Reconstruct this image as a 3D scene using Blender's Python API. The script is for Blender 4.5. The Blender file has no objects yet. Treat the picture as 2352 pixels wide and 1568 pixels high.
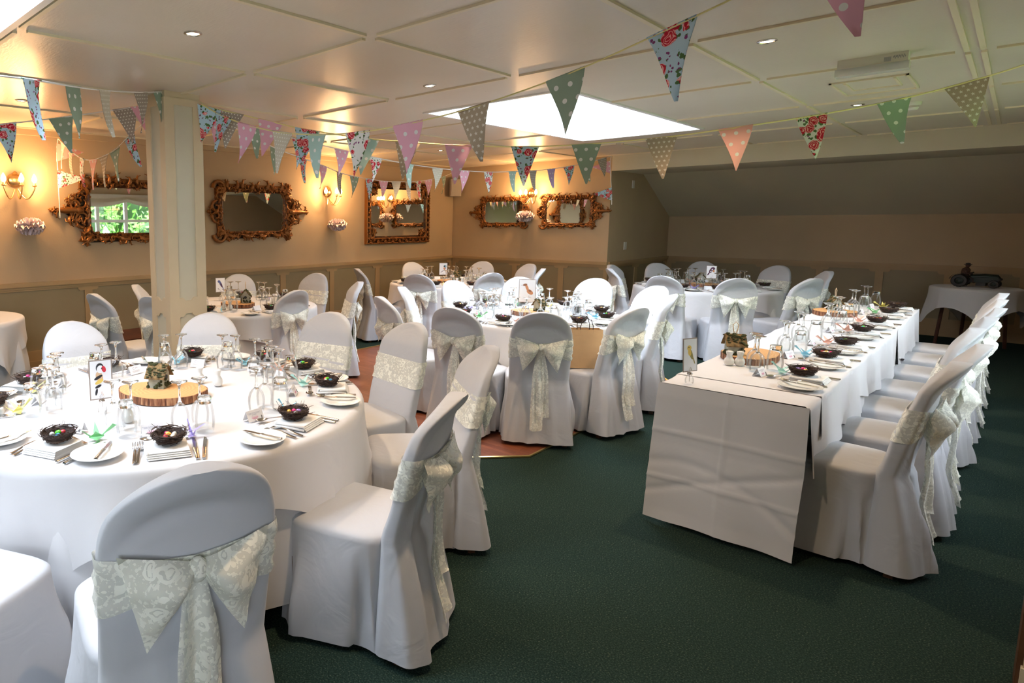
import bpy, math, random
from mathutils import Vector, Matrix
R = math.radians
sc = bpy.context.scene
COL = sc.collection
rnd = random.Random(7)

# ------------------------------------------------------------------ camera
FPX, PPX, PPY, W, H = 1446.325, 715.11, 691.21, 2352, 1568
yaw, pitch, roll = -.840394436, .124485197, -.00452419820
fw = Vector((math.sin(yaw)*math.cos(pitch), math.cos(yaw)*math.cos(pitch), -math.sin(pitch)))
rt = Vector((math.cos(yaw), -math.sin(yaw), 0)); up = rt.cross(fw)
rt, up = rt*math.cos(roll)+up*math.sin(roll), up*math.cos(roll)-rt*math.sin(roll)
CAM = Vector((6.9572, -9.7286, 1.6))
cd = bpy.data.cameras.new('camera'); cam = bpy.data.objects.new('camera', cd); COL.objects.link(cam)
cam.matrix_world = Matrix(((rt.x, up.x, -fw.x, CAM.x), (rt.y, up.y, -fw.y, CAM.y), (rt.z, up.z, -fw.z, CAM.z), (0, 0, 0, 1)))
cd.sensor_fit = 'HORIZONTAL'; cd.sensor_width = 36; cd.lens = FPX*36/W
cd.shift_x = (W/2-PPX)/W; cd.shift_y = (PPY-H/2)/W
cd.clip_start = .05; cd.clip_end = 200
sc.camera = cam
def ray(x, y): return fw+rt*((x-PPX)/FPX)-up*((y-PPY)/FPX)
def at(x, y, w): return CAM+ray(x, y)*w
def onz(x, y, z):
    d = ray(x, y); return CAM+d*((z-CAM.z)/d.z)

# ------------------------------------------------------------------ world, light, exposure
sc.view_settings.view_transform = 'Standard'; sc.view_settings.look = 'None'
sc.view_settings.gamma = 1; sc.view_settings.use_curve_mapping = False
sc.view_settings.exposure = 0.3
wd = bpy.data.worlds.new('overcast_sky'); sc.world = wd; wd.use_nodes = True
bg = wd.node_tree.nodes['Background']; bg.inputs[0].default_value = (.86, .94, 1.08, 1); bg.inputs[1].default_value = 15.0
ZC = 2.568; ZR = .98
ROOM_X = 7.62; ROOM_Y = -12.6
SKY = [(3.36, 4.62, -5.10, -2.11), (3.36, 4.62, -11.7, -8.68)]
WIN = (-5.6, -1.3, .92, 2.2); FILL_WIN = (-12.2, -10.2, .92, 2.2)
def portal(name, loc, rot, sx, sy):
    l = bpy.data.lights.new(name, 'AREA'); l.shape = 'RECTANGLE'; l.size = sx; l.size_y = sy; l.energy = 1
    l.cycles.is_portal = True
    o = bpy.data.objects.new(name, l); o.location = loc; o.rotation_euler = rot; COL.objects.link(o)
for i, (x0, x1, y0, y1) in enumerate(SKY):
    portal('skylight_portal', ((x0+x1)/2, (y0+y1)/2, ZC+.11), (0, 0, 0), x1-x0, y1-y0)
for w_ in (WIN, FILL_WIN): portal('window_portal', (ROOM_X+.12, (w_[0]+w_[1])/2, (w_[2]+w_[3])/2), (0, R(90), 0), w_[3]-w_[2], w_[1]-w_[0])

# ------------------------------------------------------------------ materials
MATS = {}
def newmat(name):
    m = bpy.data.materials.new(name); m.use_nodes = True
    nt = m.node_tree; b = nt.nodes['Principled BSDF']
    MATS[name] = m
    return m, nt, b
def N(nt, t, **kw):
    n = nt.nodes.new(t)
    for k, v in kw.items():
        if k.startswith('i_'): n.inputs[k[2:].replace('_', ' ')].default_value = v
        else: setattr(n, k, v)
    return n
def coords(nt, kind='Object', scale=(1, 1, 1), rand=0):
    tc = N(nt, 'ShaderNodeTexCoord'); mp = N(nt, 'ShaderNodeMapping'); mp.inputs['Scale'].default_value = scale
    nt.links.new(tc.outputs[kind], mp.inputs['Vector'])
    if rand:
        oi = N(nt, 'ShaderNodeObjectInfo'); mu = N(nt, 'ShaderNodeMath', operation='MULTIPLY'); mu.inputs[1].default_value = rand
        nt.links.new(oi.outputs['Random'], mu.inputs[0]); nt.links.new(mu.outputs[0], mp.inputs['Location'])
    return mp.outputs[0]
def ramp(nt, fac, stops, interp='LINEAR'):
    r = N(nt, 'ShaderNodeValToRGB'); r.color_ramp.interpolation = interp
    e = r.color_ramp.elements
    while len(e) < len(stops): e.new(.5)
    for el, (p, c) in zip(e, stops):
        el.position = p; el.color = c if len(c) == 4 else (*c, 1)
    nt.links.new(fac, r.inputs[0]); return r.outputs[0]
def bump(nt, b, h, strength=.3, dist=.01):
    bp = N(nt, 'ShaderNodeBump'); bp.inputs['Strength'].default_value = strength; bp.inputs['Distance'].default_value = dist
    nt.links.new(h, bp.inputs['Height']); nt.links.new(bp.outputs[0], b.inputs['Normal'])
def math_(nt, op, a, bb=None, c=None):
    n = N(nt, 'ShaderNodeMath', operation=op)
    for i, v in enumerate((a, bb, c)):
        if v is None: continue
        if isinstance(v, (int, float)): n.inputs[i].default_value = v
        else: nt.links.new(v, n.inputs[i])
    return n.outputs[0]
def mixc(nt, f, a, b):
    n = N(nt, 'ShaderNodeMix', data_type='RGBA')
    for s, v in ((n.inputs[0], f), (n.inputs[6], a), (n.inputs[7], b)):
        if isinstance(v, (int, float)): s.default_value = v
        elif isinstance(v, tuple): s.default_value = v if len(v) == 4 else (*v, 1)
        else: nt.links.new(v, s)
    return n.outputs[2]
def plain(name, col, rough=.6, metal=0, noise=None, bumps=None, spec=.5, kind='Object', rand=0, sheen=0):
    m, nt, b = newmat(name)
    b.inputs['Base Color'].default_value = (*col, 1); b.inputs['Roughness'].default_value = rough; b.inputs['Metallic'].default_value = metal
    b.inputs['Specular IOR Level'].default_value = spec
    if sheen: b.inputs['Sheen Weight'].default_value = sheen
    if noise or bumps: co = coords(nt, kind, rand=rand)
    if noise:
        s, amt = noise
        n = N(nt, 'ShaderNodeTexNoise'); n.inputs['Scale'].default_value = s; n.inputs['Detail'].default_value = 5
        nt.links.new(co, n.inputs[0])
        lo = tuple(c*(1-amt) for c in col); hi = tuple(min(1, c*(1+amt)) for c in col)
        nt.links.new(ramp(nt, n.outputs[0], [(.3, lo), (.7, hi)]), b.inputs['Base Color'])
    if bumps:
        s, st = bumps
        n = N(nt, 'ShaderNodeTexNoise'); n.inputs['Scale'].default_value = s; n.inputs['Detail'].default_value = 6
        nt.links.new(co, n.inputs[0]); bump(nt, b, n.outputs[0], st)
    return m
# walls and woodwork
plain('wall_paint', (.47, .345, .21), .8, noise=(1.2, .06), bumps=(60, .12))
plain('fascia_paint', (.62, .55, .40), .75, noise=(1.0, .05), bumps=(60, .1))
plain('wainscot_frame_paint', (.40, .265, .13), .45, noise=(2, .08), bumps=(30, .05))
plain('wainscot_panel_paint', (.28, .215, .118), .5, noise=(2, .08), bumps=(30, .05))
plain('post_paint', (.62, .49, .32), .4, noise=(3, .06), bumps=(20, .08))
plain('post_panel_paint', (.58, .52, .39), .42, noise=(3, .05))
plain('bead_paint', (.74, .64, .45), .4)
plain('joint_paint', (.46, .38, .27), .5)
plain('white_gloss_paint', (.75, .74, .70), .35)
plain('plain_white_plastic', (.66, .62, .55), .4)
plain('speaker_plastic', (.40, .34, .27), .5)
plain('steel_trim', (.62, .6, .57), .25, 1)
plain('brass', (.75, .55, .22), .3, 1)
plain('sconce_brass', (.62, .42, .2), .28, 1)
plain('dark_wood', (.09, .03, .016), .4, noise=(8, .3))
plain('leg_wood', (.10, .045, .02), .4, noise=(8, .3))
plain('hole_shade_black', (.02, .02, .02), .6)
# fabrics
def cloth(name, col, rough=.85, weave=900, wr=9, st=.25, sheen=.15):
    m, nt, b = newmat(name)
    b.inputs['Base Color'].default_value = (*col, 1); b.inputs['Roughness'].default_value = rough
    b.inputs['Specular IOR Level'].default_value = .25; b.inputs['Sheen Weight'].default_value = sheen
    co = coords(nt, 'Object', rand=5)
    n = N(nt, 'ShaderNodeTexNoise'); n.inputs['Scale'].default_value = wr; n.inputs['Detail'].default_value = 3; n.inputs['Distortion'].default_value = 1.2
    nt.links.new(co, n.inputs[0])
    n2 = N(nt, 'ShaderNodeTexNoise'); n2.inputs['Scale'].default_value = weave
    nt.links.new(co, n2.inputs[0])
    h = math_(nt, 'MULTIPLY_ADD', n2.outputs[0], .04, n.outputs[0])
    bump(nt, b, h, st, .012)
    return m
cloth('chair_cover', (.53, .54, .57), rough=.55, wr=6, st=.5)
cloth('table_linen', (.66, .65, .655), wr=4, st=.3)
cloth('napkin_linen', (.84, .84, .82), wr=20, st=.2)
# lace
m, nt, b = newmat('lace')
co = coords(nt, 'Object', rand=3)
nz = N(nt, 'ShaderNodeTexNoise'); nz.inputs['Scale'].default_value = 16; nt.links.new(co, nz.inputs[0])
dist = N(nt, 'ShaderNodeMix', data_type='RGBA'); dist.inputs[0].default_value = .06
nt.links.new(co, dist.inputs[6]); nt.links.new(nz.outputs['Color'], dist.inputs[7])
vo = N(nt, 'ShaderNodeTexVoronoi'); vo.inputs['Scale'].default_value = 21; nt.links.new(dist.outputs[2], vo.inputs['Vector'])
rings = math_(nt, 'SINE', math_(nt, 'MULTIPLY', vo.outputs['Distance'], 26))
flower = math_(nt, 'LESS_THAN', vo.outputs['Distance'], .40)
petal = math_(nt, 'GREATER_THAN', rings, -.55)
n3 = N(nt, 'ShaderNodeTexNoise'); n3.inputs['Scale'].default_value = 90; nt.links.new(co, n3.inputs[0])
leaf = math_(nt, 'GREATER_THAN', n3.outputs[0], .56)
pat = math_(nt, 'MAXIMUM', math_(nt, 'MULTIPLY', flower, petal), math_(nt, 'MULTIPLY', leaf, .8))
alpha = math_(nt, 'MULTIPLY_ADD', pat, .33, .64)
b.inputs['Base Color'].default_value = (.90, .90, .80, 1); b.inputs['Roughness'].default_value = .7
b.inputs['Specular IOR Level'].default_value = .3
nt.links.new(alpha, b.inputs['Alpha']); bump(nt, b, pat, .4, .002)
# carpet
m, nt, b = newmat('carpet')
co = coords(nt)
v = N(nt, 'ShaderNodeTexVoronoi'); v.inputs['Scale'].default_value = 110; nt.links.new(co, v.inputs['Vector'])
nz = N(nt, 'ShaderNodeTexNoise'); nz.inputs['Scale'].default_value = 160; nz.inputs['Detail'].default_value = 3; nt.links.new(co, nz.inputs[0])
big = N(nt, 'ShaderNodeTexNoise'); big.inputs['Scale'].default_value = 1.3; nt.links.new(co, big.inputs[0])
c1 = ramp(nt, nz.outputs[0], [(.34, (.010, .020, .017)), (.52, (.019, .040, .032)), (.64, (.042, .072, .055)), (.74, (.14, .15, .11))])
c2 = mixc(nt, math_(nt, 'MULTIPLY', big.outputs[0], .35), c1, (.016, .036, .03))
nt.links.new(c2, b.inputs['Base Color']); b.inputs['Roughness'].default_value = .95; b.inputs['Specular IOR Level'].default_value = .1
bump(nt, b, nz.outputs[0], .6, .01)
# parquet dance floor
m, nt, b = newmat('parquet')
co = coords(nt)
br = N(nt, 'ShaderNodeTexBrick'); br.inputs['Scale'].default_value = 1; br.inputs['Brick Width'].default_value = .28; br.inputs['Row Height'].default_value = .045
br.inputs['Mortar Size'].default_value = .001; br.inputs['Color1'].default_value = (.20, .06, .03, 1); br.inputs['Color2'].default_value = (.30, .10, .05, 1); br.inputs['Mortar'].default_value = (.05, .015, .01, 1)
nt.links.new(co, br.inputs['Vector']); nt.links.new(br.outputs[0], b.inputs['Base Color']); b.inputs['Roughness'].default_value = .35
# glossy ceiling
m, nt, b = newmat('ceiling_gloss')
co = coords(nt)
n1 = N(nt, 'ShaderNodeTexNoise'); n1.inputs['Scale'].default_value = 1.1; n1.inputs['Detail'].default_value = 4; nt.links.new(co, n1.inputs[0])
sp = N(nt, 'ShaderNodeTexVoronoi'); sp.inputs['Scale'].default_value = 5; nt.links.new(co, sp.inputs['Vector'])
spot = math_(nt, 'LESS_THAN', sp.outputs['Distance'], .016)
cc = ramp(nt, n1.outputs[0], [(.3, (.64, .56, .455)), (.7, (.71, .63, .525))])
nt.links.new(mixc(nt, math_(nt, 'MULTIPLY', spot, .75), cc, (.12, .1, .08)), b.inputs['Base Color'])
b.inputs['Roughness'].default_value = .3; b.inputs['Specular IOR Level'].default_value = .55
st = N(nt, 'ShaderNodeTexNoise'); st.inputs['Scale'].default_value = 1; nt.links.new(coords(nt, 'Object', (25, 90, 1)), st.inputs[0])
bump(nt, b, st.outputs[0], .12, .01)
# glass (thin walled) and solid crystal
m, nt, b = newmat('thin_glass')
tr = N(nt, 'ShaderNodeBsdfTransparent'); tr.inputs[0].default_value = (.97, .98, .98, 1)
gl = N(nt, 'ShaderNodeBsdfGlossy'); gl.inputs['Roughness'].default_value = .03
lw = N(nt, 'ShaderNodeLayerWeight'); lw.inputs[0].default_value = .25
mx = N(nt, 'ShaderNodeMixShader'); nt.links.new(math_(nt, 'MULTIPLY_ADD', lw.outputs['Fresnel'], .6, .02), mx.inputs[0])
nt.links.new(tr.outputs[0], mx.inputs[1]); nt.links.new(gl.outputs[0], mx.inputs[2])
nt.links.new(mx.outputs[0], nt.nodes['Material Output'].inputs[0])
m, nt, b = newmat('solid_glass')
b.inputs['Base Color'].default_value = (.97, .99, .98, 1); b.inputs['Roughness'].default_value = .02; b.inputs['Transmission Weight'].default_value = 1; b.inputs['IOR'].default_value = 1.5
m, nt, b = newmat('mirror_glass')
b.inputs['Base Color'].default_value = (.86, .87, .84, 1); b.inputs['Metallic'].default_value = 1; b.inputs['Roughness'].default_value = .015
# gilt
m, nt, b = newmat('gilt')
co = coords(nt)
n1 = N(nt, 'ShaderNodeTexNoise'); n1.inputs['Scale'].default_value = 22; n1.inputs['Detail'].default_value = 6; nt.links.new(co, n1.inputs[0])
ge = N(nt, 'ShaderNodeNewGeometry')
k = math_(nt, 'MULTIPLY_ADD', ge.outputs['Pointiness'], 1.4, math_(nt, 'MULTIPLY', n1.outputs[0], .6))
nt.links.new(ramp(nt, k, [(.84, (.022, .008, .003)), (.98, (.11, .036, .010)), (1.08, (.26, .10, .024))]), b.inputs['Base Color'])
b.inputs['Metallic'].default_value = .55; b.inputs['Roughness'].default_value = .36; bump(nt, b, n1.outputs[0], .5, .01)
# cutlery, crockery
plain('steel', (.62, .6, .58), .16, 1)
plain('porcelain', (.80, .80, .76), .12)
plain('shaker_porcelain', (.80, .79, .75), .15)
plain('nest_twig', (.05, .026, .016), .75, noise=(60, .5))
plain('nest_bowl', (.03, .016, .011), .9, noise=(90, .6), bumps=(120, .9))
EGGS = {'egg_white': (.75, .73, .68), 'egg_pink': (.75, .05, .22), 'egg_gold': (.85, .5, .1), 'egg_green': (.13, .62, .05), 'egg_blue': (.1, .45, .8), 'egg_red': (.7, .06, .08), 'egg_lilac': (.32, .24, .6)}
for k_, c_ in EGGS.items(): plain(k_, c_, .25, .0 if k_ == 'egg_white' else .35)
PAPERS = {'green': (.25, .62, .28), 'violet': (.36, .30, .66), 'sky_blue': (.32, .66, .82), 'mint': (.45, .75, .70), 'peach': (.85, .50, .40), 'yellow': (.85, .78, .25)}
for k_, c_ in PAPERS.items(): plain('paper_'+k_, c_, .7)
plain('white_card', (.86, .86, .88), .7)
plain('ink_navy', (.08, .08, .22), .7); plain('ink_pink', (.75, .22, .42), .7); plain('ink_black', (.02, .02, .025), .7); plain('ink_grey', (.35, .34, .36), .7)
for k_, c_ in {'bird_red': (.62, .03, .05), 'bird_yellow': (.78, .55, .12), 'bird_tan': (.68, .45, .28), 'bird_brown': (.30, .12, .06), 'bird_blue': (.10, .13, .32), 'bird_teal': (.25, .42, .5), 'bird_olive': (.32, .26, .08), 'bird_rust': (.62, .27, .13), 'bird_plum': (.09, .03, .07), 'card_edge': (.32, .26, .22)}.items(): plain(k_, c_, .75)
plain('kraft', (.52, .33, .16), .8, noise=(6, .08), bumps=(40, .1))
plain('twine', (.62, .45, .28), .9)
plain('black_cord', (.04, .025, .02), .8)
m, nt, b = newmat('log_face')
co = coords(nt, 'Object')
sx = N(nt, 'ShaderNodeSeparateXYZ'); nt.links.new(co, sx.inputs[0])
rr = math_(nt, 'SQRT', math_(nt, 'ADD', math_(nt, 'POWER', sx.outputs[0], 2.0), math_(nt, 'POWER', sx.outputs[1], 2.0)))
nz = N(nt, 'ShaderNodeTexNoise'); nz.inputs['Scale'].default_value = 9; nt.links.new(co, nz.inputs[0])
rg = math_(nt, 'SINE', math_(nt, 'MULTIPLY', math_(nt, 'MULTIPLY_ADD', nz.outputs[0], .07, rr), 330))
nt.links.new(mixc(nt, math_(nt, 'MULTIPLY_ADD', rg, .22, .3), (.62, .36, .15), (.46, .22, .08)), b.inputs['Base Color']); b.inputs['Roughness'].default_value = .7
m, nt, b = newmat('log_bark')
nz = N(nt, 'ShaderNodeTexNoise'); nz.inputs['Scale'].default_value = 1; nz.inputs['Detail'].default_value = 5; nt.links.new(coords(nt, 'Object', (70, 70, 9)), nz.inputs[0])
nt.links.new(ramp(nt, nz.outputs[0], [(.35, (.05, .018, .008)), (.5, (.26, .10, .045)), (.66, (.48, .26, .13))]), b.inputs['Base Color']); b.inputs['Roughness'].default_value = .9; bump(nt, b, nz.outputs[0], .9, .01)
plain('birch_wall', (.38, .40, .33), .8, noise=(30, .25), bumps=(50, .4))
plain('moss', (.05, .055, .018), .95, noise=(70, .6), bumps=(90, 1))
plain('bark_chip', (.20, .125, .05), .9, noise=(60, .55), bumps=(60, .8))
plain('iron_dark', (.022, .02, .018), .5, noise=(12, .3)); plain('tractor_green', (.012, .022, .014), .45); plain('coat_brown', (.07, .03, .018), .7)
plain('tissue_pink', (.80, .68, .70), .9)
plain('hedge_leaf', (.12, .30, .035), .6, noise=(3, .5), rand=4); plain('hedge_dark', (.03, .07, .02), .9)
plain('tree_bark', (.4, .38, .33), .9, noise=(8, .3)); plain('lawn', (.16, .32, .06), .95, noise=(2, .3))
plain('blind_linen', (.55, .47, .36), .9); plain('drape', (.16, .14, .10), .9)
def emit(name, col, s):
    m, nt, b = newmat(name); b.inputs['Base Color'].default_value = (*col, 1)
    b.inputs['Emission Color'].default_value = (*col, 1); b.inputs['Emission Strength'].default_value = s
emit('flame_bulb', (1, .62, .28), 14); emit('downlight_lamp', (1, .80, .50), 9)
plain('tube_lamp', (.62, .61, .66), .3)
m, nt, b = newmat('clear_plastic')
b.inputs['Base Color'].default_value = (.8, .78, .76, 1); b.inputs['Alpha'].default_value = .5; b.inputs['Roughness'].default_value = .25
# bunting prints
def print_coords(nt, s):
    co = coords(nt, 'Object', (s, s, s), rand=7); sp = N(nt, 'ShaderNodeSeparateXYZ'); nt.links.new(co, sp.inputs[0]); return sp.outputs[0], sp.outputs[2]
def cell(nt, u, vv):
    row = math_(nt, 'FLOOR', vv); sh = math_(nt, 'MULTIPLY', math_(nt, 'MODULO', row, 2.0), .5)
    fu = math_(nt, 'SUBTRACT', math_(nt, 'FRACT', math_(nt, 'ADD', u, sh)), .5); fv = math_(nt, 'SUBTRACT', math_(nt, 'FRACT', vv), .5)
    return fu, fv, math_(nt, 'SQRT', math_(nt, 'ADD', math_(nt, 'MULTIPLY', fu, fu), math_(nt, 'MULTIPLY', fv, fv)))
def flagmat(name, base, kind):
    m, nt, b = newmat(name); b.inputs['Roughness'].default_value = .85; b.inputs['Specular IOR Level'].default_value = .2
    if kind == 'dot':
        u, vv = print_coords(nt, 15); fu, fv, r_ = cell(nt, u, vv); c = mixc(nt, math_(nt, 'LESS_THAN', r_, .17), base, (.80, .80, .76))
    elif kind == 'smalldot':
        u, vv = print_coords(nt, 42); fu, fv, r_ = cell(nt, u, vv); c = mixc(nt, math_(nt, 'LESS_THAN', r_, .2), base, (.78, .76, .70))
    elif kind == 'star':
        u, vv = print_coords(nt, 33); fu, fv, r_ = cell(nt, u, vv)
        an = math_(nt, 'ARCTAN2', fv, fu); lim = math_(nt, 'MULTIPLY_ADD', math_(nt, 'COSINE', math_(nt, 'MULTIPLY', math_(nt, 'SUBTRACT', an, 1.5708), 5.0)), .09, .19)
        c = mixc(nt, math_(nt, 'LESS_THAN', r_, lim), base, (.80, .78, .72))
    else:
        co = coords(nt, 'Object', (13, 13, 13), rand=9)
        nz = N(nt, 'ShaderNodeTexNoise'); nz.inputs['Scale'].default_value = 2.5; nt.links.new(co, nz.inputs[0])
        dm = N(nt, 'ShaderNodeMix', data_type='RGBA'); dm.inputs[0].default_value = .22; nt.links.new(co, dm.inputs[6]); nt.links.new(nz.outputs['Color'], dm.inputs[7])
        v1 = N(nt, 'ShaderNodeTexVoronoi'); v1.inputs['Scale'].default_value = 1.3; v1.inputs['Randomness'].default_value = .75; nt.links.new(dm.outputs[2], v1.inputs['Vector'])
        v2 = N(nt, 'ShaderNodeTexVoronoi'); v2.inputs['Scale'].default_value = 4.6; nt.links.new(dm.outputs[2], v2.inputs['Vector'])
        d1 = v1.outputs['Distance']; d2 = v2.outputs['Distance']
        rose = math_(nt, 'LESS_THAN', d1, .40)
        leafz = math_(nt, 'MULTIPLY', math_(nt, 'LESS_THAN', d1, .62), math_(nt, 'LESS_THAN', d2, .42))
        berry = math_(nt, 'MULTIPLY', math_(nt, 'GREATER_THAN', d1, .60), math_(nt, 'LESS_THAN', d2, .26))
        swirl = math_(nt, 'MULTIPLY_ADD', math_(nt, 'SINE', math_(nt, 'MULTIPLY_ADD', d1, 40.0, math_(nt, 'MULTIPLY', d2, 9.0))), .5, .5)
        rc = ramp(nt, swirl, [(0, (.50, .012, .035)), (.62, (.66, .05, .075)), (.9, (.85, .45, .42))])
        c = mixc(nt, leafz, base, (.09, .17, .06)); c = mixc(nt, berry, c, (.22, .05, .17)); c = mixc(nt, rose, c, rc)
    nt.links.new(c, b.inputs['Base Color'])
    nz = N(nt, 'ShaderNodeTexNoise'); nz.inputs['Scale'].default_value = 300; bump(nt, b, nz.outputs[0], .1, .002)
flagmat('print_rose_blue', (.46, .62, .72), 'rose'); flagmat('print_rose_white', (.74, .74, .70), 'rose')
flagmat('print_pink_dot', (.78, .42, .52), 'dot'); flagmat('print_coral_dot', (.85, .45, .40), 'dot'); flagmat('print_green_dot', (.30, .385, .29), 'dot'); flagmat('print_mint_dot', (.42, .60, .54), 'dot')
flagmat('print_taupe_star', (.44, .36, .26), 'star'); flagmat('print_grey_dot', (.36, .31, .26), 'smalldot'); flagmat('print_beige_dot', (.60, .55, .44), 'smalldot'); flagmat('print_lilac_dot', (.50, .38, .62), 'dot')
plain('ribbon_yellow', (.80, .72, .32), .7); plain('ribbon_white', (.82, .80, .76), .7)

# ------------------------------------------------------------------ mesh builder
class MB:
    def __init__(s): s.v = []; s.f = []; s.M = None
    def add(s, vs, fs):
        o = len(s.v)
        for p in vs:
            p = Vector(p); s.v.append(s.M @ p if s.M else p)
        s.f += [tuple(o+i for i in f) for f in fs]
        return s
    def box(s, x0, x1, y0, y1, z0, z1):
        return s.add([(x, y, z) for z in (z0, z1) for y in (y0, y1) for x in (x0, x1)],
                     [(0, 2, 3, 1), (4, 5, 7, 6), (0, 1, 5, 4), (2, 6, 7, 3), (0, 4, 6, 2), (1, 3, 7, 5)])
    def grid(s, fn, nu, nv, cu=False, cv=False):
        vs = [fn(i/(nu if cu else nu-1), j/(nv if cv else nv-1)) for j in range(nv) for i in range(nu)]
        fs = []
        for j in range(nv if cv else nv-1):
            for i in range(nu if cu else nu-1):
                a, b_, c, d = j*nu+i, j*nu+(i+1) % nu, ((j+1) % nv)*nu+(i+1) % nu, ((j+1) % nv)*nu+i
                fs.append((a, b_, c, d))
        return s.add(vs, fs)
    def lathe(s, prof, n=20, cap=True, c=(0, 0, 0)):
        vs = [(c[0]+r*math.cos(2*math.pi*i/n), c[1]+r*math.sin(2*math.pi*i/n), c[2]+z) for r, z in prof for i in range(n)]
        fs = [(j*n+i, j*n+(i+1) % n, (j+1)*n+(i+1) % n, (j+1)*n+i) for j in range(len(prof)-1) for i in range(n)]
        if cap: fs += [tuple(reversed(range(n))), tuple((len(prof)-1)*n+i for i in range(n))]
        return s.add(vs, fs)
    def tube(s, pts, r, n=8, cap=True, flat=1.0):
        pts = [Vector(p) for p in pts]; m_ = len(pts); vs = []; nrm = None
        for i, p in enumerate(pts):
            t = (pts[min(i+1, m_-1)]-pts[max(i-1, 0)]).normalized()
            if nrm is None:
                nrm = t.orthogonal().normalized()
            nrm = (nrm-t*nrm.dot(t)).normalized(); bn = t.cross(nrm)
            rr_ = r[i] if isinstance(r, (list, tuple)) else r
            for k_ in range(n):
                a = 2*math.pi*k_/n; vs.append(p+nrm*(rr_*math.cos(a))+bn*(rr_*flat*math.sin(a)))
        fs = [(j*n+i, j*n+(i+1) % n, (j+1)*n+(i+1) % n, (j+1)*n+i) for j in range(m_-1) for i in range(n)]
        if cap: fs += [tuple(reversed(range(n))), tuple((m_-1)*n+i for i in range(n))]
        return s.add(vs, fs)
    def sphere(s, c, r, nu=10, nv=7, sc_=(1, 1, 1)):
        vs = [(c[0], c[1], c[2]-r*sc_[2])]
        for j in range(1, nv):
            a = math.pi*j/nv-math.pi/2
            for i in range(nu):
                t = 2*math.pi*i/nu; vs.append((c[0]+r*sc_[0]*math.cos(a)*math.cos(t), c[1]+r*sc_[1]*math.cos(a)*math.sin(t), c[2]+r*sc_[2]*math.sin(a)))
        vs.append((c[0], c[1], c[2]+r*sc_[2])); L = len(vs)-1
        fs = [(0, 1+(i+1) % nu, 1+i) for i in range(nu)]
        for j in range(nv-2):
            for i in range(nu): fs.append((1+j*nu+i, 1+j*nu+(i+1) % nu, 1+(j+1)*nu+(i+1) % nu, 1+(j+1)*nu+i))
        fs += [(L, 1+(nv-2)*nu+i, 1+(nv-2)*nu+(i+1) % nu) for i in range(nu)]
        return s.add(vs, fs)
    def prism(s, poly, z0, z1):
        n = len(poly)
        return s.add([(x, y, z0) for x, y in poly]+[(x, y, z1) for x, y in poly],
                     [tuple(reversed(range(n))), tuple(range(n, 2*n))]+[(i, (i+1) % n, n+(i+1) % n, n+i) for i in range(n)])
    def mesh(s, name, mat, smooth=40):
        me = bpy.data.meshes.new(name); me.from_pydata([tuple(p) for p in s.v], [], s.f); me.validate()
        me.materials.append(MATS[mat] if isinstance(mat, str) else mat)
        if smooth:
            me.shade_smooth()
            if smooth < 180: me.set_sharp_from_angle(angle=R(smooth))
        return me
    def build(s, name, mat, parent=None, smooth=40): return link(name, s.mesh(name, mat, smooth), parent)
def link(name, me, parent=None):
    o = bpy.data.objects.new(name, me); COL.objects.link(o)
    if parent is not None: o.parent = parent
    return o
def tag(o, label=None, cat=None, group=None, kind=None):
    if label: o['label'] = label
    if cat: o['category'] = cat
    if group: o['group'] = group
    if kind: o['kind'] = kind
    return o
def empty(name, loc=(0, 0, 0), rz=0, label=None, cat=None, group=None, scale=1):
    o = bpy.data.objects.new(name, None); COL.objects.link(o); o.location = loc; o.rotation_euler = (0, 0, rz); o.scale = (scale,)*3
    o.empty_display_size = .05
    return tag(o, label, cat, group)
def put(me, name, loc, rz=0, label=None, cat=None, group=None, rot=None, scale=1):
    o = link(name, me); o.location = loc; o.rotation_euler = rot if rot else (0, 0, rz); o.scale = (scale,)*3
    return tag(o, label, cat, group)
def inst(kit, name, loc, rz, label, cat, group=None, scale=1):
    """kit: list of (part name, mesh, index of the parent part or None[, matrix])"""
    root = empty(name, loc, rz, label, cat, group, scale); obs = []
    for e in kit:
        o = link(e[0], e[1], root if e[2] is None else obs[e[2]])
        if len(e) > 3 and e[3] is not None: o.matrix_local = e[3]
        obs.append(o)
    return root
def sm(t): t = max(0, min(1, t)); return t*t*(3-2*t)
def lerp(a, b_, t): return a+(b_-a)*t

# ------------------------------------------------------------------ the room
def struct(o): o['kind'] = 'structure'; return o
fl = struct(MB().box(-.1, ROOM_X+.1, ROOM_Y-.1, 2.6, -.1, 0).build('floor', 'carpet'))
dp = [(4.865, -5.865), (4.865, -3.1), (4.4, -2.5), (2.1, -2.5), (1.55, -3.1), (1.55, -6.1), (2.1, -6.75), (4.15, -6.75)]
MB().prism(list(reversed(dp)), .0, .006).build('parquet_dance_floor', 'parquet', fl)
for i in range(8):
    a, b_ = Vector((*dp[i], .007)), Vector((*dp[(i+1) % 8], .007)); mb = MB(); mb.tube([a, b_], .009, 6); mb.build('brass_edging', 'brass', fl)
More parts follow.
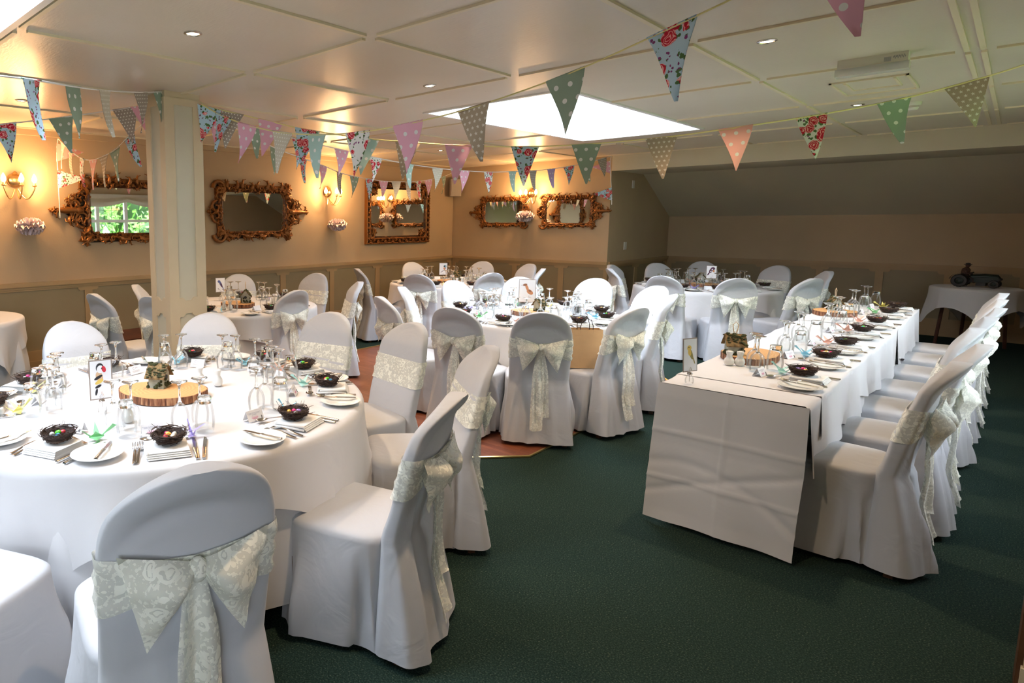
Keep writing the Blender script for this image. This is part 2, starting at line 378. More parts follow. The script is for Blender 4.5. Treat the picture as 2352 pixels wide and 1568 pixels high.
# ceiling with two skylight openings
xs = [-.1, SKY[0][0]-.02, SKY[0][1]+.02, ROOM_X+.1]; ys = [ROOM_Y-.1, SKY[1][2]-.02, SKY[1][3]+.02, SKY[0][2]-.02, SKY[0][3]+.02, .02]
cm = MB()
for i in range(3):
    for j in range(5):
        if i == 1 and j in (1, 3): continue
        cm.box(xs[i], xs[i+1], ys[j], ys[j+1], ZC, ZC+.12)
ce = struct(cm.build('ceiling', 'ceiling_gloss', smooth=0))
def bead(x0, x1, y0, y1):
    w_ = .012
    if abs(x1-x0) < .02: MB().box(x0-w_, x0+w_, y0, y1, ZC-.013, ZC).build('bead', 'bead_paint', ce, 0)
    else: MB().box(x0, x1, y0-w_, y0+w_, ZC-.013, ZC).build('bead', 'bead_paint', ce, 0)
GX = [.15, 1.29, 2.42, 3.53, 4.6, 5.66, 6.67, 6.735, 7.55]; GY = [-12.5, -11.5, -10.1, -8.62, -7.19, -5.79, -4.36, -2.9, -1.44, -.06]
def in_sky(x, y): return any(a-.02 < x < b_+.02 and c-.02 < y < d+.02 for a, b_, c, d in SKY)
for i, x in enumerate(GX):
    for j in range(len(GY)-1):
        y0, y1 = GY[j]+.045, GY[j+1]-.045
        if x == 6.735 or not in_sky(x, (y0+y1)/2): bead(x, x, y0, y1)
for j, y in enumerate(GY):
    for i in range(len(GX)-1):
        x0, x1 = GX[i]+.05, GX[i+1]-.05
        if x1-x0 < .2 or in_sky((x0+x1)/2, y) or (i == 5 and abs(y+4.36) < .01): continue
        bead(x0, x1, y, y)
bead(5.71, 6.62, -4.39, -4.39)
# access hatch in the ceiling
ht = struct(MB().box(5.96, 6.38, -3.86, -3.2, ZC-.004, ZC).build('trim_1', 'ceiling_gloss', smooth=0))
for a in ((5.96, 6.38, -3.86, -3.845), (5.96, 6.38, -3.215, -3.2), (5.96, 5.975, -3.86, -3.2), (6.365, 6.38, -3.86, -3.2), (6.03, 6.31, -3.44, -3.425), (6.03, 6.045, -3.79, -3.425), (6.295, 6.31, -3.79, -3.425)):
    MB().box(*a, ZC-.012, ZC-.003).build('hatch_bead', 'bead_paint', ht, 0)
# skylight wells
for n_, (x0, x1, y0, y1) in enumerate(SKY):
    mb = MB(); t = .019
    for a in ((x0-t, x0, y0-t, y1+t), (x1, x1+t, y0-t, y1+t), (x0-t, x1+t, y0-t, y0), (x0-t, x1+t, y1, y1+t)): mb.box(*a, ZC-.001, ZC+.13)
    sk = struct(mb.build('window_%d' % (n_+1), 'white_gloss_paint', smooth=0))
    for a in ((x0-.035, x0, y0-.035, y1+.035), (x1, x1+.035, y0-.035, y1+.035), (x0, x1, y0-.035, y0), (x0, x1, y1, y1+.035)): MB().box(*a, ZC-.014, ZC).build('skylight_trim', 'white_gloss_paint', sk, 0)
    MB().box(x0, x1, y0, y1, ZC+.122, ZC+.126).build('skylight_pane', 'thin_glass', sk, 0)
# walls
def wall(name, boxes, mat='wall_paint'):
    mb = MB()
    for a in boxes: mb.box(*a)
    return struct(mb.build(name, mat, smooth=0))
wl = wall('wall_left', [(-.15, 0, ROOM_Y-.1, .1, 0, ZC)])
wb = wall('wall_back', [(0, 2.83, 0, 2.6, 0, ZC)])
wa = wall('wall_alcove', [(2.83, ROOM_X+.15, 2.45, 2.6, 0, 2.4)])
wf = wall('wall_fascia', [(2.83, ROOM_X+.1, 0, .12, 2.34, ZC)], 'fascia_paint')
so = MB()
so.add([(2.83, .12, 2.345), (ROOM_X+.1, .12, 2.345), (ROOM_X+.1, 1.2, 2.345), (2.83, 1.2, 2.345), (2.83, 2.45, 1.672), (ROOM_X+.1, 2.45, 1.672), (2.83, .12, 2.55), (ROOM_X+.1, .12, 2.55), (2.83, 2.55, 2.55), (ROOM_X+.1, 2.55, 2.55)],
       [(0, 3, 2, 1), (3, 4, 5, 2), (6, 7, 9, 8), (4, 8, 9, 5)])
struct(so.build('ceiling_alcove', 'fascia_paint', smooth=0))
def pierced(fixed, spans, lo, hi):
    out = []; prev = lo
    for (a, b_, z0, z1) in sorted(spans):
        out += [(prev, a, 0, ZC), (a, b_, 0, z0), (a, b_, z1, ZC)]; prev = b_
    return out+[(prev, hi, 0, ZC)]
wr = wall('wall_right', [(ROOM_X, ROOM_X+.16, *e) for e in pierced('x', [WIN, FILL_WIN], ROOM_Y-.1, 2.6)])
wn = wall('wall_near', [(-.1, ROOM_X+.1, ROOM_Y-.15, ROOM_Y, 0, ZC)])
struct(MB().box(.0, .05, ROOM_Y, 0, ZC-.06, ZC).build('trim_2', 'wall_paint', smooth=0))
# wainscot: framed recessed panels with shouldered tops
def wainscot(parent, origin, ud, nd, length, panels):
    ud, nd = Vector(ud), Vector(nd); o = Vector(origin)
    M = Matrix(((ud.x, nd.x, 0, o.x), (ud.y, nd.y, 0, o.y), (0, 0, 1, o.z), (0, 0, 0, 1)))
    def bx(name, u0, u1, n0, n1, z0, z1, mat):
        mb = MB(); mb.M = M; mb.box(u0, u1, n0, n1, z0, z1); return mb.build(name, mat, parent, 0)
    bx('chair_rail', 0, length, 0, .045, ZR-.045, ZR, 'wainscot_frame_paint')
    bx('rail_moulding', 0, length, 0, .028, ZR-.07, ZR-.045, 'wainscot_frame_paint')
    bx('top_rail', 0, length, 0, .016, .89, ZR-.07, 'wainscot_frame_paint')
    bx('bottom_rail', 0, length, 0, .016, .13, .24, 'wainscot_frame_paint')
    bx('skirting_board', 0, length, 0, .024, 0, .13, 'wainscot_frame_paint')
    prev = 0
    for (a, b_) in list(panels)+[(length, None)]:
        if a-prev > .005: bx('stile', prev, a, 0, .016, .24, .89, 'wainscot_frame_paint')
        if b_ is None: break
        prev = b_
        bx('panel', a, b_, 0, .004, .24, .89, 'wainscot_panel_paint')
        s_ = .05
        for q in ((a, 1), (b_, -1)):      # shouldered corners of the frame
            mb = MB(); mb.M = M
            pts = [(q[0], .855), (q[0]+q[1]*s_, .855), (q[0]+q[1]*(s_+.02), .875), (q[0]+q[1]*(s_+.02), .892), (q[0], .892)]
            n = len(pts)
            mb.add([(u, .016, z) for u, z in pts]+[(u, .004, z) for u, z in pts], [tuple(range(n))]+[(i, (i+1) % n, n+(i+1) % n, n+i) for i in range(n)])
            mb.build('frame_shoulder', 'wainscot_frame_paint', parent, 0)
LP = [(-12.4, -11.4), (-11.3, -10.3), (-10.2, -9.3), (-9.2, -8.05), (-7.95, -6.93), (-6.84, -5.42), (-5.33, -4.1), (-4.0, -3.13), (-3.04, -2.1), (-2.0, -1.05), (-.95, -.1)]
wainscot(wl, (0, ROOM_Y, 0), (0, 1, 0), (1, 0, 0), -ROOM_Y, [(a-ROOM_Y, b_-ROOM_Y) for a, b_ in LP])
wainscot(wb, (0.0, 0, 0), (1, 0, 0), (0, -1, 0), 2.846, [(.09, 1.25), (1.336, 2.07), (2.16, 2.79)])
wainscot(wb, (2.83, 0, 0), (0, 1, 0), (1, 0, 0), 2.45, [(.08, 1.02), (1.13, 2.38)])
wainscot(wa, (2.83, 2.45, 0), (1, 0, 0), (0, -1, 0), ROOM_X-2.83, [(.09, 1.41), (1.5, 2.12), (2.2, 2.8), (2.89, 3.51), (3.6, 4.2), (4.28, 4.7)])
# socket plates on the alcove return wall
for (y_, z_, s_) in ((.62, 1.21, .085), (.8, 2.17, .07)):
    o = MB().box(2.83, 2.843, y_-s_/2, y_+s_/2, z_-.06, z_+.06).build('wall_plate', 'plain_white_plastic', smooth=0)
    tag(o, 'small white %s on the alcove side wall' % ('light switch low' if z_ < 2 else 'sensor plate high'), 'switch')
# window in the right wall with leaded casements and a swagged blind
def window(n_, M, L_, z0, z1, nC, blind):
    def bx(name, a, mat, par):
        mb = MB(); mb.M = M; mb.box(*a); return mb.build(name, mat, par, 0)
    w3 = bx('window_%d' % n_, (-.03, .02, -.05, L_+.05, z0-.05, z0), 'white_gloss_paint', None); struct(w3)
    cw = L_/nC; zm = z0+(z1-z0)*.57
    for i in range(nC+1): bx('mullion', (.035, .105, max(0, i*cw-.04), min(L_, i*cw+.04), z0, z1), 'white_gloss_paint', w3)
    for z_ in (z0+.03, zm, z1-.03): bx('transom', (.036, .104, 0, L_, z_-.035, z_+.035), 'white_gloss_paint', w3)
    for i in range(nC):
        for (a, b_) in ((z0+.065, zm-.035), (zm+.035, z1-.065)):
            y0, y1 = i*cw+.04, (i+1)*cw-.04
            p = bx('pane', (.067, .073, y0, y1, a, b_), 'thin_glass', w3)
            mb = MB(); mb.M = M; mb.box(.065, .075, (y0+y1)/2-.004, (y0+y1)/2+.004, a, b_); mb.box(.065, .075, y0, y1, (a+b_)/2-.004, (a+b_)/2+.004); mb.build('lead_bar', 'iron_dark', p, 0)
    if blind:
        mb = MB(); mb.M = M; mb.grid(lambda u, v_: (-.05-.03*math.sin(v_*9+u*3), u*L_, z1+.08-v_*(.17+.13*math.sin(math.pi*((u*3) % 1)))), 40, 10); mb.build('swag_blind', 'blind_linen', w3)
window(3, Matrix.Translation((ROOM_X, WIN[0], 0)), WIN[1]-WIN[0], WIN[2], WIN[3], 6, True)
window(4, Matrix.Translation((ROOM_X, FILL_WIN[0], 0)), FILL_WIN[1]-FILL_WIN[0], FILL_WIN[2], FILL_WIN[3], 3, True)  # unseen extra window behind the camera, added for fill light
# garden outside the window
struct(MB().box(ROOM_X+.2, ROOM_X+14, -16, 8, -.3, -.2).build('lawn', 'lawn', smooth=0))
def foliage(name, c, rx, ry, rz, n, leafs, label, cat):
    root = empty(name, (c[0], c[1], -.2), 0, label, cat)
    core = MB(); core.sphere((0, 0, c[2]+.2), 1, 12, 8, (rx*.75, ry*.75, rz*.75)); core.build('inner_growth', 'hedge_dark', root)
    MB().tube([(0, 0, 0), (0, 0, c[2]+.2)], [.14, .08], 8).build('trunk', 'tree_bark', root)
    mb = MB(); rr_ = random.Random(c[1])
    for i in range(n):
        d = Vector((rr_.gauss(0, 1), rr_.gauss(0, 1), rr_.gauss(0, 1))).normalized()*rr_.uniform(.72, 1.05)
        p = Vector((d.x*rx, d.y*ry, d.z*rz+c[2]+.2)); a = Vector((rr_.gauss(0, 1), rr_.gauss(0, 1), rr_.gauss(0, 1))).normalized(); b_ = a.orthogonal().normalized(); s_ = leafs*rr_.uniform(.6, 1.3)
        mb.add([p+a*s_, p+b_*s_*.5, p-a*s_, p-b_*s_*.5], [(0, 1, 2, 3)])
    tag(mb.build('leaves', 'hedge_leaf', root, 0), kind='stuff')
foliage('garden_shrub', (ROOM_X+3.2, -4.6, .9), 1.1, 1.7, 1.3, 1500, .09, 'bright green rounded shrub outside the window', 'shrub')
foliage('garden_tree', (ROOM_X+5.0, -2.3, 2.0), 1.4, 1.5, 2.1, 1800, .11, 'leafy green tree outside the window', 'tree')
foliage('garden_shrub', (ROOM_X+2.6, -.2, .9), 1.1, 1.4, 1.2, 1500, .09, 'dense green shrub beside the garden tree', 'shrub')
foliage('garden_tree', (ROOM_X+7.5, 1.6, 3.0), 2.2, 2.6, 3.2, 2600, .14, 'tall green tree standing behind the dense shrub', 'tree')
foliage('garden_tree', (ROOM_X+9.0, -4.4, 3.0), 2.0, 2.3, 3.2, 2600, .14, 'tall green tree standing behind the rounded shrub', 'tree')
foliage('garden_tree', (ROOM_X+6.5, -8.2, 2.2), 1.9, 2.2, 2.6, 1800, .12, 'broad green tree standing behind the shrubs', 'tree')
wp = wall('wall_partition', [(7.14, ROOM_X, -6.62, -6.52, 0, ZC)])
jb = struct(MB().box(7.085, 7.14, -6.63, -6.51, 0, 2.1).build('trim_3', 'leg_wood', smooth=0)); MB().box(7.10, 7.17, -6.645, -6.63, 0.1, 2.1).build('architrave', 'post_paint', jb, 0); MB().box(7.095, 7.18, -6.655, -6.63, 0, .1).build('plinth_block', 'fascia_paint', jb, 0)
# white panelled door on the wall behind the camera, and a jamb beside the carpet on the right
d1 = struct(MB().box(1.2, 2.1, ROOM_Y, ROOM_Y+.03, 0, 2.05).build('door_1', 'white_gloss_paint', smooth=0))
for (x0, x1, z0, z1) in ((1.3, 1.6, .2, .95), (1.7, 2.0, .2, .95), (1.3, 1.6, 1.1, 1.95), (1.7, 2.0, 1.1, 1.95)): MB().box(x0, x1, ROOM_Y+.03, ROOM_Y+.042, z0, z1).build('door_panel', 'white_gloss_paint', d1, 0)
MB().sphere((2.03, ROOM_Y+.07, 1.02), .03).build('door_knob', 'brass', d1)
# ------------------------------------------------------------------ white post
po = empty('post', (2.545, -7.19, 0), 0, 'cream painted square post with recessed panels', 'post')
hx, hy = .135, .15
MB().box(-hx, hx, -hy, hy, 0, ZC).build('shaft', 'post_paint', po, 0)
for face in range(4):
    M = Matrix.Rotation(face*math.pi/2, 4, 'Z'); half, dep = (hx, hy) if face % 2 == 0 else (hy, hx)
    for (z0, z1) in ((.16, .90), (1.0, 2.47)):
        w_ = half*.54
        mb = MB(); mb.M = M; mb.box(-w_, w_, -dep-.003, -dep, z0, z1); mb.build('panel', 'post_panel_paint', po, 0)
        mb = MB(); mb.M = M
        mb.box(-half-.0129, -w_, -dep-.013, -dep, z0-.05, z1+.05); mb.box(w_, half+.0129, -dep-.013, -dep, z0-.05, z1+.05)
        mb.box(-half, half, -dep-.0131, -dep, z1, z1+.05); mb.box(-half, half, -dep-.0131, -dep, z0-.05, z0)
        for q in (-1, 1):
            zz, s_ = (z1, -1) if z0 < .5 else (z0, 1)
            pts = [(q*w_, zz), (q*w_, zz+s_*.025), (q*(w_-.03), zz+s_*.025), (q*(w_-.05), zz+s_*.008), (q*(w_-.05), zz)]
            n = len(pts); mb.add([(u, -dep-.0132, z) for u, z in pts]+[(u, -dep-.003, z) for u, z in pts], [tuple(range(n)), *[(i, (i+1) % n, n+(i+1) % n, n+i) for i in range(n)]])
        mb.build('panel_frame', 'post_paint', po, 0)
MB().box(-hx-.02, hx+.02, -hy-.02, hy+.02, 0, .12).build('plinth', 'post_paint', po, 0)

# ------------------------------------------------------------------ ceiling fittings
ring = MB(); ring.lathe([(.047, 0), (.047, -.004), (.036, -.008), (.033, -.004), (.033, 0)], 24, False)
RING = ring.mesh('trim_ring', 'steel_trim'); LAMP = MB().lathe([(.033, -.002), (.02, -.006), (.001, -.007)], 18, False).mesh('lamp', 'downlight_lamp')
for i, (x, y) in enumerate(((4.033, -7.919), (4.053, -5.981), (5.953, -5.49), (5.956, -2.611), (1.59, -2.537), (1.6, -5.98), (1.6, -8.0), (5.95, -8.0))):
    inst([('trim_ring', RING, None), ('lamp', LAMP, None)], 'downlight', (x, y, ZC), 0, 'small round recessed spotlight glowing in the panelled ceiling', 'downlight', 'recessed ceiling spotlights')
    l = bpy.data.lights.new('downlight_beam', 'SPOT'); l.energy = 72; l.color = (1, .70, .43); l.spot_size = R(120); l.spot_blend = .9; l.shadow_soft_size = .04
    o = bpy.data.objects.new('downlight_beam', l); o.location = (x, y, ZC-.02); COL.objects.link(o)
em = empty('emergency_light', (6.285, -4.60, ZC), 0, 'long boxy emergency ceiling light with clear cover', 'ceiling light')
MB().box(-.16, .16, -.035, .05, -.055, 0).build('housing', 'plain_white_plastic', em, 0)
MB().box(-.168, .168, -.045, .04, -.098, -.055).build('diffuser', 'clear_plastic', em, 0)
mb = MB(); mb.tube([(-.14, -.005, -.072), (.14, -.005, -.072)], .013, 10); mb.build('tube_lamp', 'tube_lamp', em)
mb = MB()
for i in range(9): mb.box(.055+i*.0035, .0575+i*.0035, -.0362, -.035, -.045, -.02)
for i in range(14):
    t = i/13; mb.box(.095+t*.05, .099+t*.05, -.0362, -.035, -.03+.006*math.sin(i*2.2), -.02+.006*math.sin(i*2.2))
mb.build('maker_mark', 'ink_grey', em, 0)
sd = empty('smoke_detector', (6.28, -2.381, ZC), 0, 'small cream smoke detector on the ceiling', 'smoke detector')
MB().lathe([(.055, 0), (.055, -.02), (.05, -.028)], 20).build('base', 'plain_white_plastic', sd)
MB().lathe([(.03, -.028), (.038, -.045), (.03, -.062), (.015, -.066)], 20).build('sensor_head', 'plain_white_plastic', sd)
sp = empty('wall_speaker', (.13, -.13, 2.2), R(45), 'boxy beige loudspeaker high in the wall corner', 'speaker')
MB().box(-.095, .095, -.09, .08, -.15, .15).build('cabinet', 'speaker_plastic', sp, 0)
MB().box(-.08, .08, -.1, -.09, -.13, .13).build('grille', 'speaker_plastic', sp, 0)
MB().tube([(0, .07, .05), (0, .16, .1)], .015).build('bracket', 'iron_dark', sp)

# ------------------------------------------------------------------ mirrors
def rrect(a, b_, r, n=6):
    pts = []
    for cx, cy, s0 in ((a-r, b_-r, 0), (-a+r, b_-r, 90), (-a+r, -b_+r, 180), (a-r, -b_+r, 270)):
        for i in range(n+1):
            t = R(s0+90*i/n); pts.append((cx+r*math.cos(t), cy+r*math.sin(t)))
    return pts
def spiral(mb, c, r0, r1, t0, t1, tr0, tr1, z=.03, n=22, sx=1, sy=1):
    pts = []; rad = []
    for i in range(n):
        t = i/(n-1); a = R(lerp(t0, t1, t)); r_ = lerp(r0, r1, t)
        pts.append((c[0]+sx*r_*math.cos(a), c[1]+sy*r_*math.sin(a), z+.012*math.sin(t*math.pi))); rad.append(lerp(tr0, tr1, t))
    mb.tube(pts, rad, 7)
def leaf3(mb, p, ang, L, w_, z=.02, curl=.5):
    """a curling acanthus leaf: a ridge of tapering lobes"""
    pts = []; rad = []
    for i in range(9):
        t = i/8; a = ang+curl*t*t*2.2; r_ = L*t
        pts.append((p[0]+r_*math.cos(a), p[1]+r_*math.sin(a), z+.028*math.sin(t*2.6))); rad.append(w_*(.25+math.sin(math.pi*min(1, t*1.05+.12))*.9))
    mb.tube(pts, rad, 7, flat=.6)
    for k_ in (-1, 1):
        q = pts[5]; leafp = [(q[0], q[1], q[2]), (q[0]+L*.3*math.cos(ang+k_*1.0), q[1]+L*.3*math.sin(ang+k_*1.0), q[2]+.006), (q[0]+L*.42*math.cos(ang+k_*1.6), q[1]+L*.42*math.sin(ang+k_*1.6), q[2]-.01)]
        mb.tube(leafp, [w_*.7, w_*.5, w_*.12], 6)
def scroll_mirror(name, M, label, crest):
    """frame of a portrait glass hung sideways: glass 1.0 x 0.5, crest on one short side (crest = +1 right, -1 left)"""
    root = empty(name); root.matrix_world = M; tag(root, label, 'mirror')
    a, b_ = .5, .25
    gl_ = MB(); gp = rrect(a+.005, b_+.005, .06); gl_.prism(gp, .012, .018); gl_.build('glass', 'mirror_glass', root, 30)
    rl = MB(); path = rrect(a+.01, b_+.01, .065)
    prof = [(0, .012), (.006, .03), (.022, .04), (.04, .032), (.055, .045), (.075, .03), (.082, .004)]
    np_ = len(path); vs = []
    for off, z in prof:
        vs += [(x, y, z) for x, y in rrect(a+.005+off, b_+.005+off, .065+off)]
    m_ = len(path); fs = [(j*m_+i, j*m_+(i+1) % m_, (j+1)*m_+(i+1) % m_, (j+1)*m_+i) for j in range(len(prof)-1) for i in range(m_)]
    rl.add(vs, fs)
    for i in range(64):      # egg beading round the sight edge
        t = i/64*m_; p = path[int(t)]; q = path[(int(t)+1) % m_]; f_ = t-int(t)
        rl.sphere((lerp(p[0], q[0], f_)*1.004, lerp(p[1], q[1], f_)*1.008, .034), .011, 6, 4)
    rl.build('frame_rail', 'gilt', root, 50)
    o = MB(); c = crest; rr_ = random.Random(3)
    def rim(off, jag): return [(x*(1+jag*math.sin(i*2.9)*.5), y*(1+jag*math.sin(i*2.3+1))) for i, (x, y) in enumerate(rrect(a+off, b_+off, .07, 16))]
    inner, outer = rim(.02, 0), rim(.105, .045); n_ = len(inner)
    bk = MB(); bk.add([(x, y, .022) for x, y in inner]+[(x, y, .016) for x, y in outer]+[(x, y, 0) for x, y in outer], [(i, n_+i, n_+(i+1) % n_, (i+1) % n_) for i in range(n_)]+[(n_+i, 2*n_+i, 2*n_+(i+1) % n_, n_+(i+1) % n_) for i in range(n_)])
    pts_ = []
    for i in range(25):
        t = R(lerp(-90, 90, i/24)); pts_.append((c*(a+.07+.21*math.cos(t)*(1+.06*math.sin(i*2.7))), .17*math.sin(t)))
    bk.prism(pts_, 0, .02)
    pts_ = []
    for i in range(25):
        t = R(lerp(-90, 90, i/24)); pts_.append((-c*(a+.07+.12*math.cos(t)*(1+.08*math.sin(i*2.7))), .14*math.sin(t)))
    bk.prism(pts_, 0, .02); bk.build('frame_backing', 'gilt', root, 40)
    path2 = rrect(a+.07, b_+.07, .1, 14)
    for i in range(0, len(path2)):
        p, q_ = path2[i], path2[(i+1) % len(path2)]; seg = math.dist(p, q_); k2 = max(1, int(seg/.05))
        for k_ in range(k2):
            x, y = lerp(p[0], q_[0], k_/k2)+rr_.uniform(-.02, .02), lerp(p[1], q_[1], k_/k2)+rr_.uniform(-.02, .02)
            leaf3(o, (x, y), rr_.uniform(0, 6.28), rr_.uniform(.05, .085), rr_.uniform(.010, .017), .022, rr_.uniform(-.7, .7))
    for i in range(16):
        t = rr_.uniform(-1.4, 1.4); r_ = rr_.uniform(.05, .18); leaf3(o, (c*(a+.09+r_*math.cos(t)), r_*.8*math.sin(t)), t if c > 0 else math.pi-t, .08, .015, .025, rr_.uniform(-.6, .6))
    for s_ in (-1, 1):       # leaf scrolls along both long sides
        for i in range(8):
            x = lerp(-.44, .44, i/7); d = 1 if i % 2 else -1
            leaf3(o, (x, s_*(b_+.045), 0), s_*R(90)-d*R(40)*1, .10+.02*(i % 3), .022, .03, curl=.45*d*s_)
            spiral(o, (x+.05, s_*(b_+.07), 0), .034, .008, 30, 400*d, .012, .006)
        # open C scrolls at the plain end
        cx, cy = -c*(a+.06), s_*(b_+.05)
        spiral(o, (cx, cy), .105, .03, 180 if c > 0 else 0, (180 if c > 0 else 0)-c*s_*400, .026, .012)
        o.sphere((cx, cy, .03), .028, 8, 6)
        leaf3(o, (cx+c*.09, cy+s_*.03), s_*R(60), .09, .02)
        # pointed leaf corners at the crest end
        cx, cy = c*(a+.07), s_*(b_+.06)
        pts = []
        for k_ in range(10):
            t = k_/10*2*math.pi+.3*s_; rr2 = (.095 if k_ % 2 == 0 else .055); pts.append((cx+rr2*math.cos(t), cy+rr2*math.sin(t)))
        o.prism(pts, 0, .03); leaf3(o, (cx-c*.06, cy-s_*.05), math.atan2(s_, c), .17, .026, .03, 0); spiral(o, (cx, cy), .05, .01, 0, 420*s_, .014, .006, .04)
        # links from the corner to the crest
        leaf3(o, (c*(a+.05), s_*.17), R(90)*s_+R(180)*0, .12, .024, .03, -.5*s_*c)
        spiral(o, (c*(a+.11), s_*.09), .10, .03, 90*s_, 90*s_-c*s_*330, .022, .01)
        spiral(o, (c*(a+.20), s_*.055), .06, .015, 0, 420*s_, .016, .008, .04)
        leaf3(o, (c*(a+.24), s_*.05), math.atan2(s_*1.2, c), .13, .018, .03, .4*s_*c)
        leaf3(o, (c*(a+.17), s_*.13), math.atan2(s_, c*.6), .07, .016, .02)
        # shell at the plain end
        spiral(o, (-c*(a+.12), s_*.06), .075, .02, 90*s_, 90*s_+c*s_*380, .020, .01)
        leaf3(o, (-c*(a+.14), s_*.02), math.atan2(s_*.35, -c), .11, .018, .03, 0)
    o.sphere((c*(a+.15), 0, .03), .055, 10, 7, (1, .8, .8)); o.tube([(c*(a+.1), 0, .03), (c*(a+.28), 0, .045), (c*(a+.36), 0, .04), (c*(a+.44), 0, .03), (c*(a+.475), .012, .02)], [.03, .04, .026, .024, .008], 8)
    leaf3(o, (c*(a+.36), 0), math.atan2(.5, c), .10, .018); leaf3(o, (c*(a+.36), 0), math.atan2(-.5, c), .10, .018); o.sphere((c*(a+.445), 0, .03), .027, 8, 6)
    o.sphere((-c*(a+.12), 0, .035), .036, 8, 6); o.sphere((-c*(a+.22), 0, .025), .03, 8, 6, (1.2, .9, .8))
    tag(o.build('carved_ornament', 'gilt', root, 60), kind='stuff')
    return root
ML = Matrix(((0, 0, 1, 0), (1, 0, 0, 0), (0, 1, 0, 0), (0, 0, 0, 1)))       # left wall: u -> +Y, v -> Z, n -> +X
MBk = Matrix(((1, 0, 0, 0), (0, 0, -1, 0), (0, 1, 0, 0), (0, 0, 0, 1)))     # back wall: u -> +X, v -> Z, n -> -Y
def wallM(base, loc, s_): return Matrix.Translation(loc) @ base @ Matrix.Scale(s_, 4)
scroll_mirror('scroll_mirror', wallM(ML, (.0, -6.31, 1.742), 1.0), 'gilt scroll mirror half hidden by the cream post', -1)
scroll_mirror('scroll_mirror', wallM(ML, (.0, -4.55, 1.742), 1.0), 'gilt scroll mirror between the post and the wall light', 1)
scroll_mirror('scroll_mirror', wallM(MBk, (1.045, 0, 1.757), .70), 'small gilt scroll mirror with its crest towards the room corner', -1)
scroll_mirror('scroll_mirror', wallM(MBk, (2.187, 0, 1.75), .70), 'small gilt scroll mirror with its crest towards the alcove', 1)
# straight-framed mirror near the corner
rm = empty('straight_mirror'); rm.matrix_world = Matrix.Translation((0, -1.555, 1.75)) @ ML; tag(rm, 'large straight edged gilt mirror near the room corner', 'mirror')
a, b_ = .8, .505
MB().box(-a+.12, a-.12, -b_+.12, b_-.12, .02, .026).build('glass', 'mirror_glass', rm, 0)
pr = [(0, .0), (0, .055), (.012, .062), (.024, .055), (.03, .035), (.075, .05), (.085, .065), (.10, .055), (.105, .04), (.125, .028), (.13, .01)]
fr = MB()
for side in range(4):
    hor = side % 2 == 0; La, Lb = (a, b_) if hor else (b_, a); M_ = Matrix.Rotation(side*math.pi/2, 4, 'Z'); fr.M = M_
    fr.add([p for off, z in pr for p in ((-La+off, -Lb+off, z), (La-off, -Lb+off, z))], [(2*i, 2*i+1, 2*i+3, 2*i+2) for i in range(len(pr)-1)])
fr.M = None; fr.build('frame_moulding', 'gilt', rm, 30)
orn = MB()
for side in range(4):
    hor = side % 2 == 0; La, Lb = (a, b_) if hor else (b_, a); orn.M = Matrix.Rotation(side*math.pi/2, 4, 'Z'); n = 17 if hor else 11
    for i in range(n):
        x = lerp(-La+.09, La-.09, i/(n-1)); orn.sphere((x, -Lb+.052, .05), .022, 7, 5, (1.1, .8, .9)); leaf3(orn, (x-.025, -Lb+.04), R(40 if i % 2 else -40), .05, .009, .045)
    for i in range(n*2): orn.sphere((lerp(-La+.02, La-.02, i/(n*2-1)), -Lb+.012, .062), .009, 5, 4)
    orn.M = orn.M @ Matrix.Translation((-La+.15, -Lb+.15, 0))
    spiral(orn, (0, 0), .06, .01, 200, 560, .024, .01, .03); leaf3(orn, (0, 0), R(20), .12, .022); leaf3(orn, (0, 0), R(70), .12, .022)
orn.M = None; tag(orn.build('carved_ornament', 'gilt', rm, 60), kind='stuff')

# ------------------------------------------------------------------ wall lights and tissue pompoms
def sconce(M, label):
    root = empty('wall_light'); root.matrix_world = M; tag(root, label, 'wall light')
    mb = MB(); mb.sphere((0, .03, .012), .06, 14, 8, (1, .9, .45)); mb.tube([(0, .07, .02), (0, .1, .015)], [.03, .004], 8); mb.build('backplate', 'sconce_brass', root)
    for ang in (-52, 0, 52):
        dx, dn = math.sin(R(ang)), math.cos(R(ang)); mb = MB(); pts = []
        for i in range(13):
            t = i/12; r_ = .015+.125*t; pts.append((dx*r_, -.035-.075*math.sin(math.pi*min(1, t*1.0))*1.0+.0*t, .02+dn*r_))
        pts.append((dx*.14, -.015, .02+dn*.14)); mb.tube(pts, .005, 7); arm = mb.build('arm', 'sconce_brass', root)
        b0 = (dx*.14, -.02, .02+dn*.14)
        def lz(prof): 
            q = MB(); q.M = Matrix.Translation(b0) @ Matrix.Rotation(R(90), 4, 'X'); q.lathe(prof, 12); return q
        lz([(.010, .0), (.018, -.006), (.018, -.012), (.010, -.014), (.010, -.03)]).build('candle_cup', 'sconce_brass', arm)
        lz([(.009, -.03), (.018, -.045), (.019, -.06), (.012, -.08), (.002, -.098)]).build('flame_bulb', 'flame_bulb', arm)
        l = bpy.data.lights.new('bulb_glow', 'POINT'); l.energy = 10; l.color = (1, .58, .26); l.shadow_soft_size = .03
        o = bpy.data.objects.new('bulb_glow', l); o.location = M @ Vector((b0[0]*1.2, b0[1]+.06, b0[2]+.035)); COL.objects.link(o)
sconce(wallM(ML, (0, -7.6, 2.0), 1.35), 'brass wall light beside the half hidden mirror')
sconce(wallM(ML, (0, -3.18, 2.0), 1.35), 'brass wall light between the scroll mirror and the straight mirror')
sconce(wallM(MBk, (1.56, 0, 2.02), 1.25), 'brass wall light between the two small scroll mirrors')
